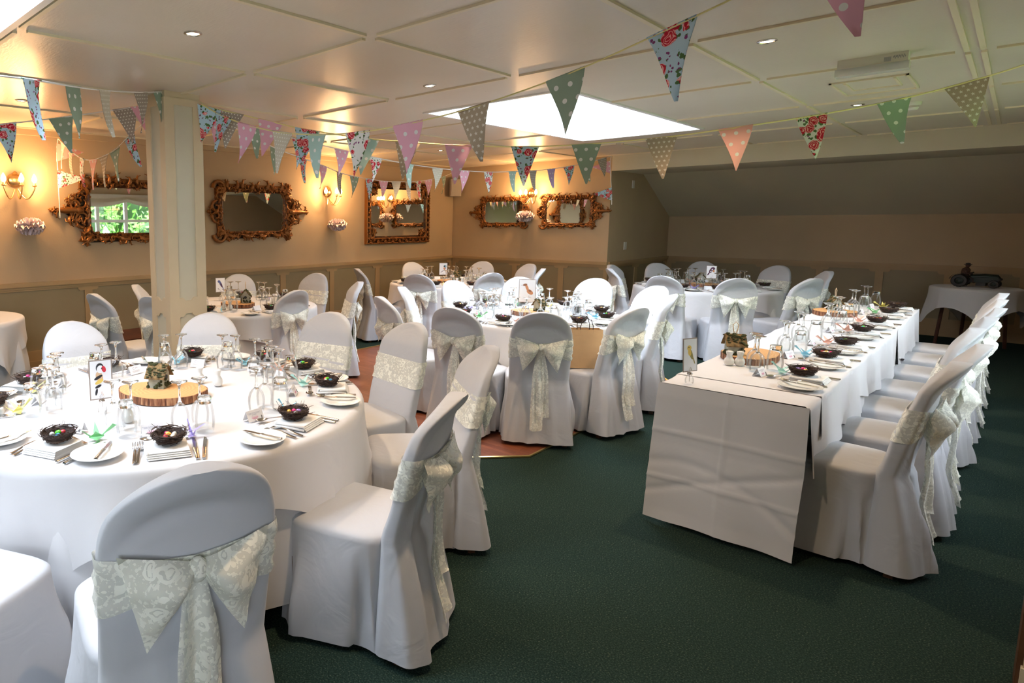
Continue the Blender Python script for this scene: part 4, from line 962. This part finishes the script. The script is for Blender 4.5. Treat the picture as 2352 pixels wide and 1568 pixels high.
def nest_kit(seed, eggs):
    q = random.Random(seed); mb = MB()
    mb.lathe([(.022, .002), (.042, .006), (.055, .02), (.061, .034), (.058, .038), (.048, .024), (.034, .014), (.004, .012)], 22)
    bowl = mb.mesh('nest_bowl', 'nest_bowl', 180); tw = MB()
    for i in range(120):
        a0 = q.uniform(0, 6.28); da = q.uniform(.5, 1.6)*q.choice((-1, 1)); lay = q.uniform(0, 1); r_ = lerp(.035, .064, lay**.6)+q.uniform(-.003, .005); z = lerp(.004, .042, lay)+q.uniform(-.004, .006); dz = q.uniform(-.012, .012); pts = []
        for k_ in range(5):
            t = k_/4; a_ = a0+da*t; rr_ = r_*(1+.07*math.sin(t*5+i)); pts.append((rr_*math.cos(a_), rr_*math.sin(a_), max(.003, z+dz*t)))
        tw.tube(pts, .0016, 3, False)
    for i in range(26):
        a0 = q.uniform(0, 6.28); p = Vector((.06*math.cos(a0), .06*math.sin(a0), q.uniform(.02, .042))); d = Vector((math.cos(a0+q.uniform(-1.2, 1.2)), math.sin(a0+q.uniform(-1.2, 1.2)), q.uniform(-.1, .9))).normalized(); tw.tube([p, p+d*.012, p+d*q.uniform(.018, .034)+Vector((0, 0, .003))], .0009, 3, False)
    twm = tw.mesh('twigs', 'nest_twig', 0)
    kit = [('nest_bowl', bowl, None), ('twigs', twm, None)]
    for i, e in enumerate(eggs):
        mb = MB(); mb.sphere((0, 0, 0), .0098, 9, 7, (1, 1, 1.35)); em_ = mb.mesh('egg', 'egg_'+e); a_ = i*2.4+seed; rr_ = .0 if i == 0 else .021
        kit.append(('egg', em_, None, Matrix.Translation((rr_*math.cos(a_), rr_*math.sin(a_), .026 if i else .031)) @ Matrix.Rotation(R(70+i*20), 4, Vector((math.cos(a_*2), math.sin(a_*2), 0)))))
    return kit
NK = [nest_kit(1, ('gold', 'white', 'pink', 'red', 'white')), nest_kit(2, ('pink', 'lilac', 'gold', 'white')), nest_kit(3, ('green', 'white', 'gold', 'blue')), nest_kit(4, ('red', 'green', 'blue', 'white')), nest_kit(5, ('green', 'blue', 'red', 'white'))]
def mark_twigs(root):
    for c_ in root.children:
        if c_.name.startswith('twigs'): c_['kind'] = 'stuff'
def crane_mesh(col):
    mb = MB()
    tri = [((0, -.03, .012), (.018, 0, .0), (0, .03, .012), (0, 0, .03)), ((0, -.03, .012), (0, 0, .03), (0, .03, .012), (-.018, 0, 0))]
    for t in tri: mb.add(t, [(0, 1, 2, 3)])
    mb.add([(-.006, -.012, .024), (-.006, .012, .024), (-.058, -.004, .058)], [(0, 1, 2)]); mb.add([(.006, -.012, .024), (.006, .012, .024), (.058, -.004, .052)], [(0, 1, 2)])
    mb.add([(0, .024, .012), (.006, .02, .016), (0, .062, .058), (-.006, .02, .016), (0, .078, .05)], [(0, 1, 2), (0, 2, 3), (1, 2, 4)])
    mb.add([(0, -.024, .012), (.006, -.02, .016), (0, -.064, .05), (-.006, -.02, .016)], [(0, 1, 2), (0, 2, 3)])
    return mb.mesh('origami_crane', 'paper_'+col, 0)
CR = {k_: crane_mesh(k_) for k_ in PAPERS}
def text_mesh(txt, size, mat, align='CENTER'):
    cu = bpy.data.curves.new('print', 'FONT'); cu.body = txt; cu.size = size; cu.align_x = align; cu.resolution_u = 1
    o = bpy.data.objects.new('tmp', cu); COL.objects.link(o); dg = bpy.context.evaluated_depsgraph_get()
    me = bpy.data.meshes.new_from_object(o.evaluated_get(dg)); bpy.data.objects.remove(o); me.materials.clear(); me.materials.append(MATS[mat]); return me
def card_kit():
    mb = MB(); w_, h_, d = .0425, .044, .022
    for s_ in (1, -1): mb.add([(-w_, s_*d, 0), (w_, s_*d, 0), (w_, 0, h_), (-w_, 0, h_), (-w_, s_*d-s_*.0006, 0), (w_, s_*d-s_*.0006, 0), (w_, -s_*.0003, h_-.0006), (-w_, -s_*.0003, h_-.0006)], [(0, 1, 2, 3), (4, 5, 6, 7)])
    kit = [('folded_card', mb.mesh('folded_card', 'white_card', 0), None)]
    tilt = math.atan2(h_, d)
    F_ = Matrix.Translation((0, -d-.0007, 0)) @ Matrix.Rotation(tilt, 4, 'X'); B_ = Matrix.Rotation(math.pi, 4, 'Z') @ F_
    for i, (t_, m_, y) in enumerate((('A donation has been made on your', 'ink_navy', .036), ('behalf to Cancer Research UK', 'ink_navy', .0315), ('to celebrate', 'ink_navy', .027), ('The marriage of', 'ink_pink', .020))):
        kit.append(('printed_line', text_mesh(t_, .0048, m_), 0, F_ @ Matrix.Translation((-.004, y, 0))))
    for k_, wd_ in enumerate((.018, .012)):
        mb = MB()
        for i in range(int(wd_*2/.0016)): mb.box(-wd_+i*.0016, -wd_+i*.0016+.0011, 0, .0022+.0008*((i*7) % 3), 0, .00005)
        kit.append(('printed_line', mb.mesh('printed_line', 'ink_pink', 0), 0, F_ @ Matrix.Translation((-.004, .0145-k_*.0045, 0))))
    mb = MB(); mb.tube([(.032-.004, .004, 0), (.034, .014, 0), (.0315, .020, 0), (.029, .014, 0), (.035, .004, 0)], .0012, 5, flat=.2); kit.append(('ribbon_emblem', mb.mesh('ribbon_emblem', 'ink_black', 180), 0, F_))
    mb = MB()
    for i in range(14): a_ = R(50+i*20); mb.box(-.012+.006*math.cos(a_)-.0008, -.012+.006*math.cos(a_)+.0008, .034+.006*math.sin(a_)-.0008, .034+.006*math.sin(a_)+.0008, 0, .0001)
    kit.append(('dotted_emblem', mb.mesh('dotted_emblem', 'ink_navy', 0), 0, B_))
    for i, t_ in enumerate(('CANCER', 'RESEARCH', 'UK')): kit.append(('printed_line', text_mesh(t_, .0042, 'ink_navy', 'LEFT'), 0, B_ @ Matrix.Translation((-.002, .037-i*.0038, 0))))
    for k_ in range(3):
        mb = MB()
        for i in range(24): mb.box(-.026+i*.0021, -.026+i*.0021+.0014, 0, .0018, 0, .00005)
        kit.append(('printed_line', mb.mesh('printed_line', 'ink_grey', 0), 0, B_ @ Matrix.Translation((0, .020-k_*.0042, 0))))
    return kit
CARD = card_kit(); CARD_PLAIN = [CARD[0]]
SHAKER = MB().lathe([(.017, 0), (.023, .006), (.027, .02), (.024, .036), (.015, .05), (.0145, .062), (.019, .076), (.018, .083), (.008, .086)], 20).mesh('shaker', 'shaker_porcelain', 60)

TD = {}
def thing(kit, name, p, rz, label, cat, group, z=ZS): return inst(kit, name, (p[0], p[1], z), rz, label, cat, group)
def setting(p, ang, tn, detail, i, cr=None, nk=None):
    """one place setting: p = nest position, ang = direction from guest to table middle"""
    q = random.Random(i*31+int(p[0]*100)); f_ = Vector((math.cos(ang), math.sin(ang))); r_ = Vector((f_.y, -f_.x)); rz = ang-math.pi/2
    def P(x, y): v_ = Vector(p[:2])+r_*(x+q.uniform(-.008, .008))+f_*(y+q.uniform(-.008, .008)); return (v_.x, v_.y)
    on = ' on the '+tn
    o = put(NP, 'napkin', (*P(0, -.01), ZS), rz+q.uniform(-.15, .15), 'folded white napkin under a twig nest'+on, 'napkin', 'napkins'+on)
    n = thing(NK[nk if nk is not None else q.randrange(5)], 'twig_nest', P(0, .015), q.uniform(0, 6), 'dark twig nest of foil eggs'+on, 'nest', 'twig nests'+on, ZS+.0245); mark_twigs(n)
    put(PLATE, 'side_plate', (*P(-.245, -.015), ZS), 0, 'white side plate with a knife across it'+on, 'plate', 'side plates'+on)
    put(SK, 'butter_knife', (*P(-.225, -.01), ZS+.0192), rz+q.uniform(-.35, .35), 'small steel knife lying across a side plate'+on, 'knife', 'butter knives'+on)
    if detail:
        for x in (-.125, -.102): put(FK, 'fork', (*P(x, -.01), ZS), rz+q.uniform(-.06, .06), 'steel fork beside a side plate'+on, 'fork', 'forks'+on)
        for x in (.105, .132): put(KN, 'table_knife', (*P(x, -.01), ZS), rz+q.uniform(-.06, .06), 'steel table knife right of a napkin'+on, 'knife', 'table knives'+on)
        put(SN, 'dessert_spoon', (*P(-.02, .115), ZS), rz+R(80)+q.uniform(-.2, .2), 'steel spoon laid above a napkin'+on, 'spoon', 'spoons'+on)
    thing(CARD if detail else CARD_PLAIN, 'place_card', P(-.06, .19), rz+q.uniform(-.3, .3), 'white folded place card'+on, 'card', 'place cards'+on)
    ck = cr or q.choice(list(PAPERS)); put(CR[ck], 'origami_crane', (*P(.085, .125), ZS), rz+q.uniform(-1, 1), 'folded %s paper crane' % ck.replace('_', ' ')+on, 'paper crane', '%s paper cranes' % ck.replace('_', ' ')+on)
    gx, gy = q.uniform(.03, .07), q.uniform(.22, .26)
    for (x, y) in ((gx, gy), (gx+.082, gy+.03)): thing(WG, 'wine_glass', P(x, y), q.uniform(0, 6), 'upturned wine glass'+on, 'glass', 'wine glasses'+on)
    thing(TG, 'tumbler', P(gx+.10, gy-.055), 0, 'upturned tumbler'+on, 'glass', 'tumblers'+on)

def log_slice(c, rx, ry, h_, label, seed, rz=0):
    q = random.Random(seed); ph = [q.uniform(0, 6) for _ in range(3)]; n = 48
    def rr_(t): return 1+.05*math.sin(2*t+ph[0])+.035*math.sin(3*t+ph[1])+.015*math.sin(7*t+ph[2])
    poly = [(rx*rr_(2*math.pi*i/n)*math.cos(2*math.pi*i/n), ry*rr_(2*math.pi*i/n)*math.sin(2*math.pi*i/n)) for i in range(n)]
    root = empty('log_slice', (c[0], c[1], ZS), rz, label, 'log slice')
    MB().prism([(x*.975, y*.975) for x, y in poly], 0, h_).build('sawn_wood', 'log_face', root)
    mb = MB(); mb.add([(x, y, z) for z in (0, h_-.001) for x, y in poly]+[(x*.97, y*.97, h_-.001) for x, y in poly], [(i, (i+1) % n, n+(i+1) % n, n+i) for i in range(n)]+[(n+i, n+(i+1) % n, 2*n+(i+1) % n, 2*n+i) for i in range(n)]); mb.build('bark', 'log_bark', root)
def bird_house(c, z, rz, label, loop, s_=1):
    root = empty('bird_house', (c[0], c[1], z), rz, label, 'bird house', None, s_)
    mb = MB(); hx_, hy_, h_, rg = .034, .03, .062, .098
    mb.add([(-hx_, -hy_, 0), (hx_, -hy_, 0), (hx_, hy_, 0), (-hx_, hy_, 0), (-hx_, -hy_, h_), (hx_, -hy_, h_), (hx_, hy_, h_), (-hx_, hy_, h_), (-hx_, 0, rg), (hx_, 0, rg)],
           [(3, 2, 1, 0), (0, 1, 5, 4), (2, 3, 7, 6), (1, 2, 6, 9, 5), (3, 0, 4, 8, 7)]); mb.build('walls', 'birch_wall', root, 0)
    for sg in (-1, 1):
        mb = MB(); q = random.Random(int(c[0]*50)+sg)
        sl = (rg-h_)/hy_
        mb.add([(-hx_-.012, 0, rg+.006), (hx_+.012, 0, rg+.006), (hx_+.012, sg*(hy_+.016), rg+.006-sl*(hy_+.016)), (-hx_-.012, sg*(hy_+.016), rg+.006-sl*(hy_+.016)), (-hx_-.012, 0, rg), (hx_+.012, 0, rg), (hx_+.012, sg*(hy_+.016), rg-sl*(hy_+.016)), (-hx_-.012, sg*(hy_+.016), rg-sl*(hy_+.016))], [(0, 1, 2, 3), (4, 7, 6, 5), (2, 6, 7, 3), (0, 3, 7, 4), (1, 5, 6, 2)])
        rf = mb.build('roof_slope', 'bark_chip', root, 0)
        mb = MB()
        for i in range(46):
            x = q.uniform(-hx_-.012, hx_+.012); t = q.uniform(0, 1); y = sg*t*(hy_+.016); zz = rg+.006-sl*abs(y)
            mb.sphere((x, y, zz+.002), q.uniform(.003, .007), 5, 4, (1.6, 1, .7))
        tag(mb.build('moss_tufts', 'moss', rf, 0), kind='stuff')
    mb = MB(); q = random.Random(5)
    for i in range(40):
        a_ = q.uniform(0, 6.28); x, y = q.uniform(-1, 1), q.uniform(-1, 1)
        if abs(x) > abs(y): x = math.copysign(1, x)
        else: y = math.copysign(1, y)
        mb.sphere((x*(hx_+.003), y*(hy_+.003), q.uniform(.003, .018 if i % 3 else .04)), q.uniform(.005, .009), 6, 4)
    tag(mb.build('moss_base', 'moss', root), kind='stuff')
    mb = MB(); mb.M = Matrix.Translation((hx_+.001, 0, .045)) @ Matrix.Rotation(R(90), 4, 'Y'); mb.lathe([(.011, 0), (.011, .001)], 14); mb.build('entrance_hole', 'hole_shade_black', root)  # flat black disc paints the shade inside the hole
    if loop:
        mb = MB(); mb.tube([(0, 0, rg), (-.008, 0, rg+.02), (-.013, 0, rg+.05), (0, 0, rg+.066), (.013, 0, rg+.05), (.008, 0, rg+.02), (0, 0, rg)], .0022, 6); mb.build('hanging_loop', 'twine', root)
def ell(mb, cx, cy, rx, ry, rot, z, n=18, a0=0, a1=360):
    c, s_ = math.cos(R(rot)), math.sin(R(rot)); pts = []
    for i in range(n+1 if a1-a0 < 360 else n):
        t = R(lerp(a0, a1, i/n)); x, y = rx*math.cos(t), ry*math.sin(t); pts.append((cx+x*c-y*s_, cy+x*s_+y*c, z))
    mb.add(pts, [tuple(range(len(pts)))])
def bird_card(c, rz, label, shapes, w_=.095, h_=.15, lean=0, zc=.075, z=None):
    """card on a wire in a little jar; shapes: (ink, cx, cy, rx, ry, rot) in card units -1..1"""
    root = empty('bird_card_stand', (c[0], c[1], ZS if z is None else z), rz, label, 'table card')
    jar = MB().lathe([(.016, 0), (.02, .004), (.021, .02), (.017, .034), (.011, .042), (.0125, .05)], 18, False).build('jar', 'thin_glass', root)
    MB().lathe([(.0128, .048), (.0135, .05), (.0135, .055), (.012, .057)], 16).build('jar_rim', 'steel', jar)
    MB().tube([(0, 0, .01), (0, .001, zc), (.010, -.003, zc+.012), (0, -.003, zc+.024), (-.010, -.003, zc+.012), (0, -.003, zc)], .0012, 5).build('wire', 'steel', root)
    M = Matrix.Translation((0, 0, zc)) @ Matrix.Rotation(R(lean), 4, 'X')
    mb = MB(); mb.M = M; mb.box(-w_/2, w_/2, -.001, .001, 0, h_); cd_ = mb.build('backing_card', 'card_edge', root, 0)
    mb = MB(); mb.M = M; mb.box(-w_/2+.005, w_/2-.005, -.0016, -.001, .005, h_-.005); mb.build('picture_sheet', 'white_card', cd_, 0)
    for k_, (ink, cx, cy, rx, ry, rot) in enumerate(shapes):
        mb = MB(); mb.M = M @ Matrix.Translation((0, -.0018-.00012*k_, h_/2)) @ Matrix.Rotation(R(90), 4, 'X')
        ell(mb, cx*w_/2, cy*h_/2, rx*w_/2, ry*w_/2, rot, 0); mb.build('printed_bird', ink, cd_, 0)

# ------------------------------------------------------------------ laying the tables
def face_cam(p, extra=0):      # rz that turns local -Y towards the camera
    d = Vector((CAM.x-p[0], CAM.y-p[1])); return math.atan2(d.y, d.x)+math.pi/2+extra
cr1 = ['violet', 'sky_blue', 'mint', 'peach', 'sky_blue', 'sky_blue', 'peach', 'yellow', 'green', 'mint']
for i, (px, py) in enumerate(((385, 1040), (683, 958), (806, 880), (750, 834), (632, 818), (446, 814), (250, 836), (15, 874), (25, 1060))):
    p = onz(px, py, ZS+.03); d = Vector((T1[0]-p.x, T1[1]-p.y)); L_ = d.length
    if L_ > .80: p = Vector((T1[0], T1[1], 0))-d.to_3d()*(.80/L_)
    setting(p, math.atan2(d.y, d.x), TN[1], True, i, cr1[i], (0, 1, 4, 2, 3, 3, 2, 1, 4)[i])
setting((T1[0]-.3, T1[1]-.74), math.atan2(.74, .3), TN[1], True, 9)
def lay(ti, c, rad_, angs, detail):
    for i, a_ in enumerate(angs):
        a_ = R(a_); setting((c[0]+(rad_-.14)*math.cos(a_), c[1]+(rad_-.14)*math.sin(a_)), a_+math.pi, TN[ti], detail, 40*ti+i)
lay(2, T2, .8, [-80, -55, -25, 12, 48, 90, 124, 160, 200, 240], True)
lay(3, T3, .8, [-5, 45, 95, 140, 200, 250, 300], False)
lay(4, T4, .8, [-70, -28, 25, 70, 110, 155, 240], False)
lay(5, T5, .8, [-95, -62, -30, 25, 70, 115, 150, 185, 222], False)
crl = ['mint', 'sky_blue', 'peach', 'peach', 'peach', 'green', 'yellow']
LTN = 'long table'
for i, y in enumerate((-5.60, -4.95, -4.36, -3.62, -3.0, -2.25, -1.70)): setting((6.275, y), math.pi, LTN, True, 500+i, crl[i], (1, 0, 4, 2, 0, 3, 0)[i])
# centrepieces
log_slice((4.235, -8.27), .215, .17, .035, 'thick wooden log slice on the '+TN[1], 1, .5)
log_slice(T2, .17, .15, .035, 'wooden log slice on the '+TN[2], 2)
log_slice((T3[0]+.08, T3[1]-.05), .19, .16, .035, 'wooden log slice on the '+TN[3], 3)
log_slice(T4, .17, .15, .03, 'wooden log slice on the '+TN[4], 4)
log_slice(T5, .18, .16, .035, 'wooden log slice on the '+TN[5], 5)
log_slice((5.935, -5.22), .15, .2, .038, 'wooden log slice at the end of the long table', 6)
log_slice((5.925, -2.53), .15, .19, .038, 'wooden log slice halfway along the long table', 7)
bird_house((4.185, -8.26), ZS+.035, R(35), 'mossy roofed pale bird house on the '+TN[1], False, 1.15)
bird_house((T2[0]+.08, T2[1]+.02), ZS+.035, R(80), 'mossy bird house on the '+TN[2], False, 1.1)
bird_house((T3[0]+.15, T3[1]), ZS+.035, R(-40), 'dark mossy bird house on the '+TN[3], True, 1.3)
bird_house((T4[0]+.08, T4[1]+.06), ZS+.03, R(20), 'mossy bird house on the '+TN[4], True, 1.2)
bird_house((T5[0]-.06, T5[1]+.03), ZS+.035, R(-70), 'green mossy bird house on the '+TN[5], False, 1.3)
bird_house((5.875, -5.33), ZS+.038, R(30), 'bark roofed bird house with string loop at the end of the long table', True, 1.2)
bird_house((5.92, -2.5), ZS+.038, R(-60), 'small bird house with string loop halfway along the long table', True, 1.2)
GOLD = [('bird_tan', -.12, .15, .30, .50, 15), ('bird_yellow', -.15, -.10, .17, .40, 118), ('ink_black', -.22, .12, .13, .40, 118), ('ink_black', -.25, -.33, .12, .30, 115), ('ink_black', -.42, -.60, .10, .32, -12), ('ink_black', -.06, .60, .34, .42, 0), ('white_card', -.02, .52, .30, .36, 0), ('bird_red', .27, .52, .18, .30, 15), ('ink_black', .10, .56, .06, .06, 0), ('bird_tan', .02, -.72, .015, .25, 10), ('bird_tan', .12, -.72, .015, .25, 20)]
BROWN = [('bird_rust', .30, -.10, .42, .26, -35), ('bird_brown', .28, .02, .24, .12, -35), ('bird_rust', -.05, .28, .16, .42, 20), ('bird_brown', -.28, .52, .26, .14, 15), ('ink_grey', -.62, .48, .16, .02, 0), ('ink_grey', .2, -.48, .015, .15, 0), ('ink_grey', .33, -.48, .015, .15, 0)]
BLUE = [('bird_blue', .05, .15, .22, .75, 25), ('bird_blue', -.28, .48, .28, .26, 0), ('bird_plum', .22, -.05, .14, .5, 25), ('bird_blue', .55, -.55, .09, .45, 12), ('ink_grey', -.45, -.5, .12, .10, 0), ('ink_grey', -.28, -.6, .1, .08, 30)]
TAIL = [('bird_teal', .42, .45, .33, .30, 0), ('ink_black', .22, .42, .16, .22, 10), ('bird_rust', .25, .05, .22, .30, 20), ('bird_plum', -.15, -.35, .62, .06, 35), ('bird_plum', .5, .15, .07, .25, 0)]
DARK = [('bird_plum', -.1, .25, .30, .62, -22), ('bird_plum', .25, .55, .42, .32, 0), ('white_card', .15, .42, .16, .12, 0), ('bird_rust', .42, .18, .2, .24, 0), ('bird_plum', -.55, -.3, .14, .36, -30), ('white_card', -.1, .1, .2, .08, 35), ('ink_grey', .2, -.6, .015, .25, 0)]
OLIVE = [('bird_olive', .1, .05, .22, .62, 22), ('bird_yellow', -.15, .42, .3, .28, 0), ('bird_yellow', -.1, .15, .22, .36, 10), ('bird_olive', .5, -.35, .07, .42, 22), ('ink_black', -.22, .46, .06, .06, 0)]
p = (4.29, -8.60); bird_card(p, face_cam(p, .15), 'card with a red faced yellow winged bird on the near round table', GOLD, .10, .18, 0, .06)
p = (3.99, -4.40); bird_card(p, face_cam(p, .0), 'card with a long billed brown bird on the round table in the middle', BROWN, .15, .215, 0, .062, ZS+.0355)
p = onz(507, 690, ZS); bird_card(p, face_cam(p, .3), 'card with a blue bird beside the cream post', BLUE, .11, .16, 0, .09)
p = (1.65, -2.5); bird_card(p, face_cam(p, .2), 'card with a blue headed long tailed bird in the mirrored corner', TAIL, .115, .17, 0, .07, ZS+.0305)
p = (4.40, -.60); bird_card(p, face_cam(p, -.2), 'card with a dark hooded bird before the alcove', DARK, .115, .165, 0, .07, ZS+.0355)
p = (5.885, -6.13); bird_card(p, face_cam(p, .9), 'card with an olive bird on the near end of the long table', OLIVE, .10, .175, -4, .062)
for (tn, pts) in ((TN[1], ((4.497, -8.576), (4.14, -8.0), (4.25, -7.96))), (TN[2], ((4.3, -4.55), (4.35, -4.5))), (TN[3], ((1.85, -6.3), (1.91, -6.27))), (TN[4], ((1.95, -2.6), (2.0, -2.55))), (TN[5], ((4.5, -.36), (4.56, -.38))), (LTN, ((5.897, -5.5), (5.943, -5.47)))):
    for (x, y) in pts: put(SHAKER, 'shaker', (x, y, ZS), 0, 'white porcelain shaker on the '+tn, 'shaker', 'shakers on the '+tn)
put(SHAKER, 'shaker', (5.96, -2.25, ZS), 0, 'white porcelain shaker beyond the log slice halfway along the long table', 'shaker')

# ------------------------------------------------------------------ brown paper bag on a chair
bg_ = empty('paper_bag', (4.80, -4.97, .478), R(40), 'upright brown kraft paper bag with twisted handles', 'bag')
mb = MB(); bw, bd, bh = .118, .05, .30
mb.add([(-bw, -bd, 0), (bw, -bd, 0), (bw, bd, 0), (-bw, bd, 0), (-bw, -bd, bh), (bw, -bd, bh), (bw, bd, bh), (-bw, bd, bh), (-bw+.006, 0, bh), (bw-.006, 0, bh), (-bw, 0, 0), (bw, 0, 0)],
       [(0, 1, 5, 4), (2, 3, 7, 6), (1, 11, 9, 5), (11, 2, 6, 9), (3, 10, 8, 7), (10, 0, 4, 8), (0, 3, 2, 1)]); mb.build('bag_body', 'kraft', bg_, 0)
MB().box(-bw, bw, -bd-.0006, -bd, bh-.04, bh).build('folded_rim', 'kraft', bg_, 0)
for s_ in (-1, 1):
    mb = MB(); mb.tube([(-.045, s_*(bd-.002), bh-.03), (-.045, s_*(bd-.002), bh+.03), (-.03, s_*(bd-.004), bh+.075), (0, s_*(bd-.005), bh+.088), (.03, s_*(bd-.004), bh+.075), (.045, s_*(bd-.002), bh+.03), (.045, s_*(bd-.002), bh-.03)], .0028, 6); mb.build('handle', 'black_cord', bg_)

# ------------------------------------------------------------------ tractor ornament on its little table
tt = (6.67, 1.72)
t = empty('small_table', (*tt, 0), 0, 'small round table under a draped cloth in the alcove', 'table')
o = link('tabletop', TTOP, t); o.matrix_local = Matrix.Translation((0, 0, .742)) @ Matrix.Diagonal((.38, .38, .9, 1))
for k_ in range(4): MB().tube([(.27*math.cos(k_*1.571+.3), .27*math.sin(k_*1.571+.3), .71), (.32*math.cos(k_*1.571+.3), .32*math.sin(k_*1.571+.3), 0)], .018, 8).build('leg', 'dark_wood', t)
put(round_cloth(.40, 0, 60, ZT, .66, R(30), .03), 'tablecloth', (*tt, 0), 0, 'square white cloth draped over the small alcove table', 'tablecloth')
tr_ = empty('tractor_ornament', (*tt, ZT+.002), R(-8), 'dark model tractor with a seated driver on the small alcove table', 'ornament', None, 1.08)
def wheel(x, y, r_, w_, name):
    mb = MB(); mb.M = Matrix.Translation((x, y, r_)) @ Matrix.Rotation(R(90), 4, 'X')
    mb.lathe([(r_*.55, -w_/2), (r_*.9, -w_/2), (r_, -w_*.3), (r_, w_*.3), (r_*.9, w_/2), (r_*.55, w_/2), (r_*.5, w_*.2), (r_*.5, -w_*.2)], 24, False)
    for k_ in range(18): a_ = k_/18*6.283; mb.sphere((r_*math.cos(a_), r_*math.sin(a_), 0), r_*.08, 5, 3, (1, 1, w_/r_*4))
    wo = mb.build(name, 'iron_dark', tr_); mb = MB(); mb.M = Matrix.Translation((x, y, r_)) @ Matrix.Rotation(R(90), 4, 'X'); mb.lathe([(r_*.52, -w_*.12), (r_*.2, -w_*.3), (r_*.2, w_*.3), (r_*.52, w_*.12)], 16); mb.build('hub', 'tractor_green', wo)
wheel(-.13, -.085, .072, .045, 'rear_wheel'); wheel(-.13, .085, .072, .045, 'rear_wheel'); wheel(.145, -.06, .045, .03, 'front_wheel'); wheel(.145, .06, .045, .03, 'front_wheel')
mb = MB(); mb.box(-.05, .17, -.032, .032, .055, .115); mb.tube([(-.05, 0, .112), (.06, 0, .125), (.16, 0, .118), (.178, 0, .10)], [.03, .034, .033, .02], 10); mb.build('bonnet', 'tractor_green', tr_)
mb = MB(); mb.box(.165, .18, -.036, .036, .05, .118); mb.sphere((.185, -.03, .10), .014); mb.sphere((.185, .03, .10), .014); mb.build('radiator', 'iron_dark', tr_)
mb = MB(); mb.box(-.17, -.03, -.04, .04, .05, .10); mb.box(.0, .08, -.055, .055, .02, .06); mb.build('chassis', 'iron_dark', tr_, 0)
for s_ in (-1, 1):
    mb = MB(); mb.grid(lambda u, v_: (-.13+.085*math.cos(R(lerp(10, 170, u))), s_*(.062+.045*v_), .072+.085*math.sin(R(lerp(10, 170, u)))), 12, 3); mb.build('mudguard', 'tractor_green', tr_)
mb = MB(); mb.tube([(-.02, 0, .11), (-.045, 0, .15)], .004); mb.M = Matrix.Translation((-.047, 0, .153)) @ Matrix.Rotation(R(-60), 4, 'Y'); mb.tube([(.024*math.cos(a_/10*6.283), .024*math.sin(a_/10*6.283), 0) for a_ in range(11)], .003, 5); mb.build('steering_wheel', 'iron_dark', tr_)
mb = MB(); mb.tube([(.07, .02, .12), (.07, .02, .15)], .006); mb.build('exhaust', 'iron_dark', tr_)
# the little driver: one body mesh with a face, hat and bent arms and legs
mb = MB(); mb.tube([(-.10, 0, .10), (-.103, 0, .125), (-.10, 0, .155), (-.095, 0, .185), (-.092, 0, .198), (-.092, 0, .207)], [.026, .028, .030, .030, .018, .010], 12)
mb.sphere((-.088, 0, .222), .017, 12, 9, (1, .85, 1.15)); mb.sphere((-.071, 0, .220), .004, 6, 5)
for s_ in (-1, 1):
    mb.tube([(-.094, s_*.024, .188), (-.09, s_*.036, .165), (-.085, s_*.036, .148), (-.065, s_*.027, .15), (-.048, s_*.020, .158)], [.010, .010, .009, .007, .006], 7)
    mb.tube([(-.10, s_*.014, .105), (-.06, s_*.02, .108), (-.045, s_*.02, .10), (-.04, s_*.02, .07), (-.03, s_*.02, .066)], [.014, .012, .011, .008, .008], 7); mb.sphere((-.09, s_*.015, .222), .004, 5, 4)
dr = mb.build('driver', 'coat_brown', tr_, 180); dr.matrix_local = Matrix.Translation((.022, 0, -.03)) @ Matrix.Scale(1.25, 4)
mb = MB(); mb.lathe([(.028, 0), (.029, .003), (.017, .006), (.016, .014), (.006, .017)], 16, True, (-.088, 0, .229)); mb.build('flat_hat', 'iron_dark', dr)

# ------------------------------------------------------------------ low wooden box by the left wall
bx_ = empty('wooden_box', (.22, -6.42, 0), 0, 'low dark wooden box against the panelled wall', 'box')
mb = MB(); mb.add([(-.17, -.3, 0), (.17, -.3, 0), (.17, .3, 0), (-.17, .3, 0), (-.17, -.3, .36), (.17, -.3, .30), (.17, .3, .30), (-.17, .3, .36)], [(3, 2, 1, 0), (0, 1, 5, 4), (1, 2, 6, 5), (2, 3, 7, 6), (3, 0, 4, 7), (4, 5, 6, 7)]); mb.build('box_body', 'dark_wood', bx_, 0)
MB().box(.17, .175, -.16, .16, .19, .22).build('label_plate', 'bark_chip', bx_, 0)
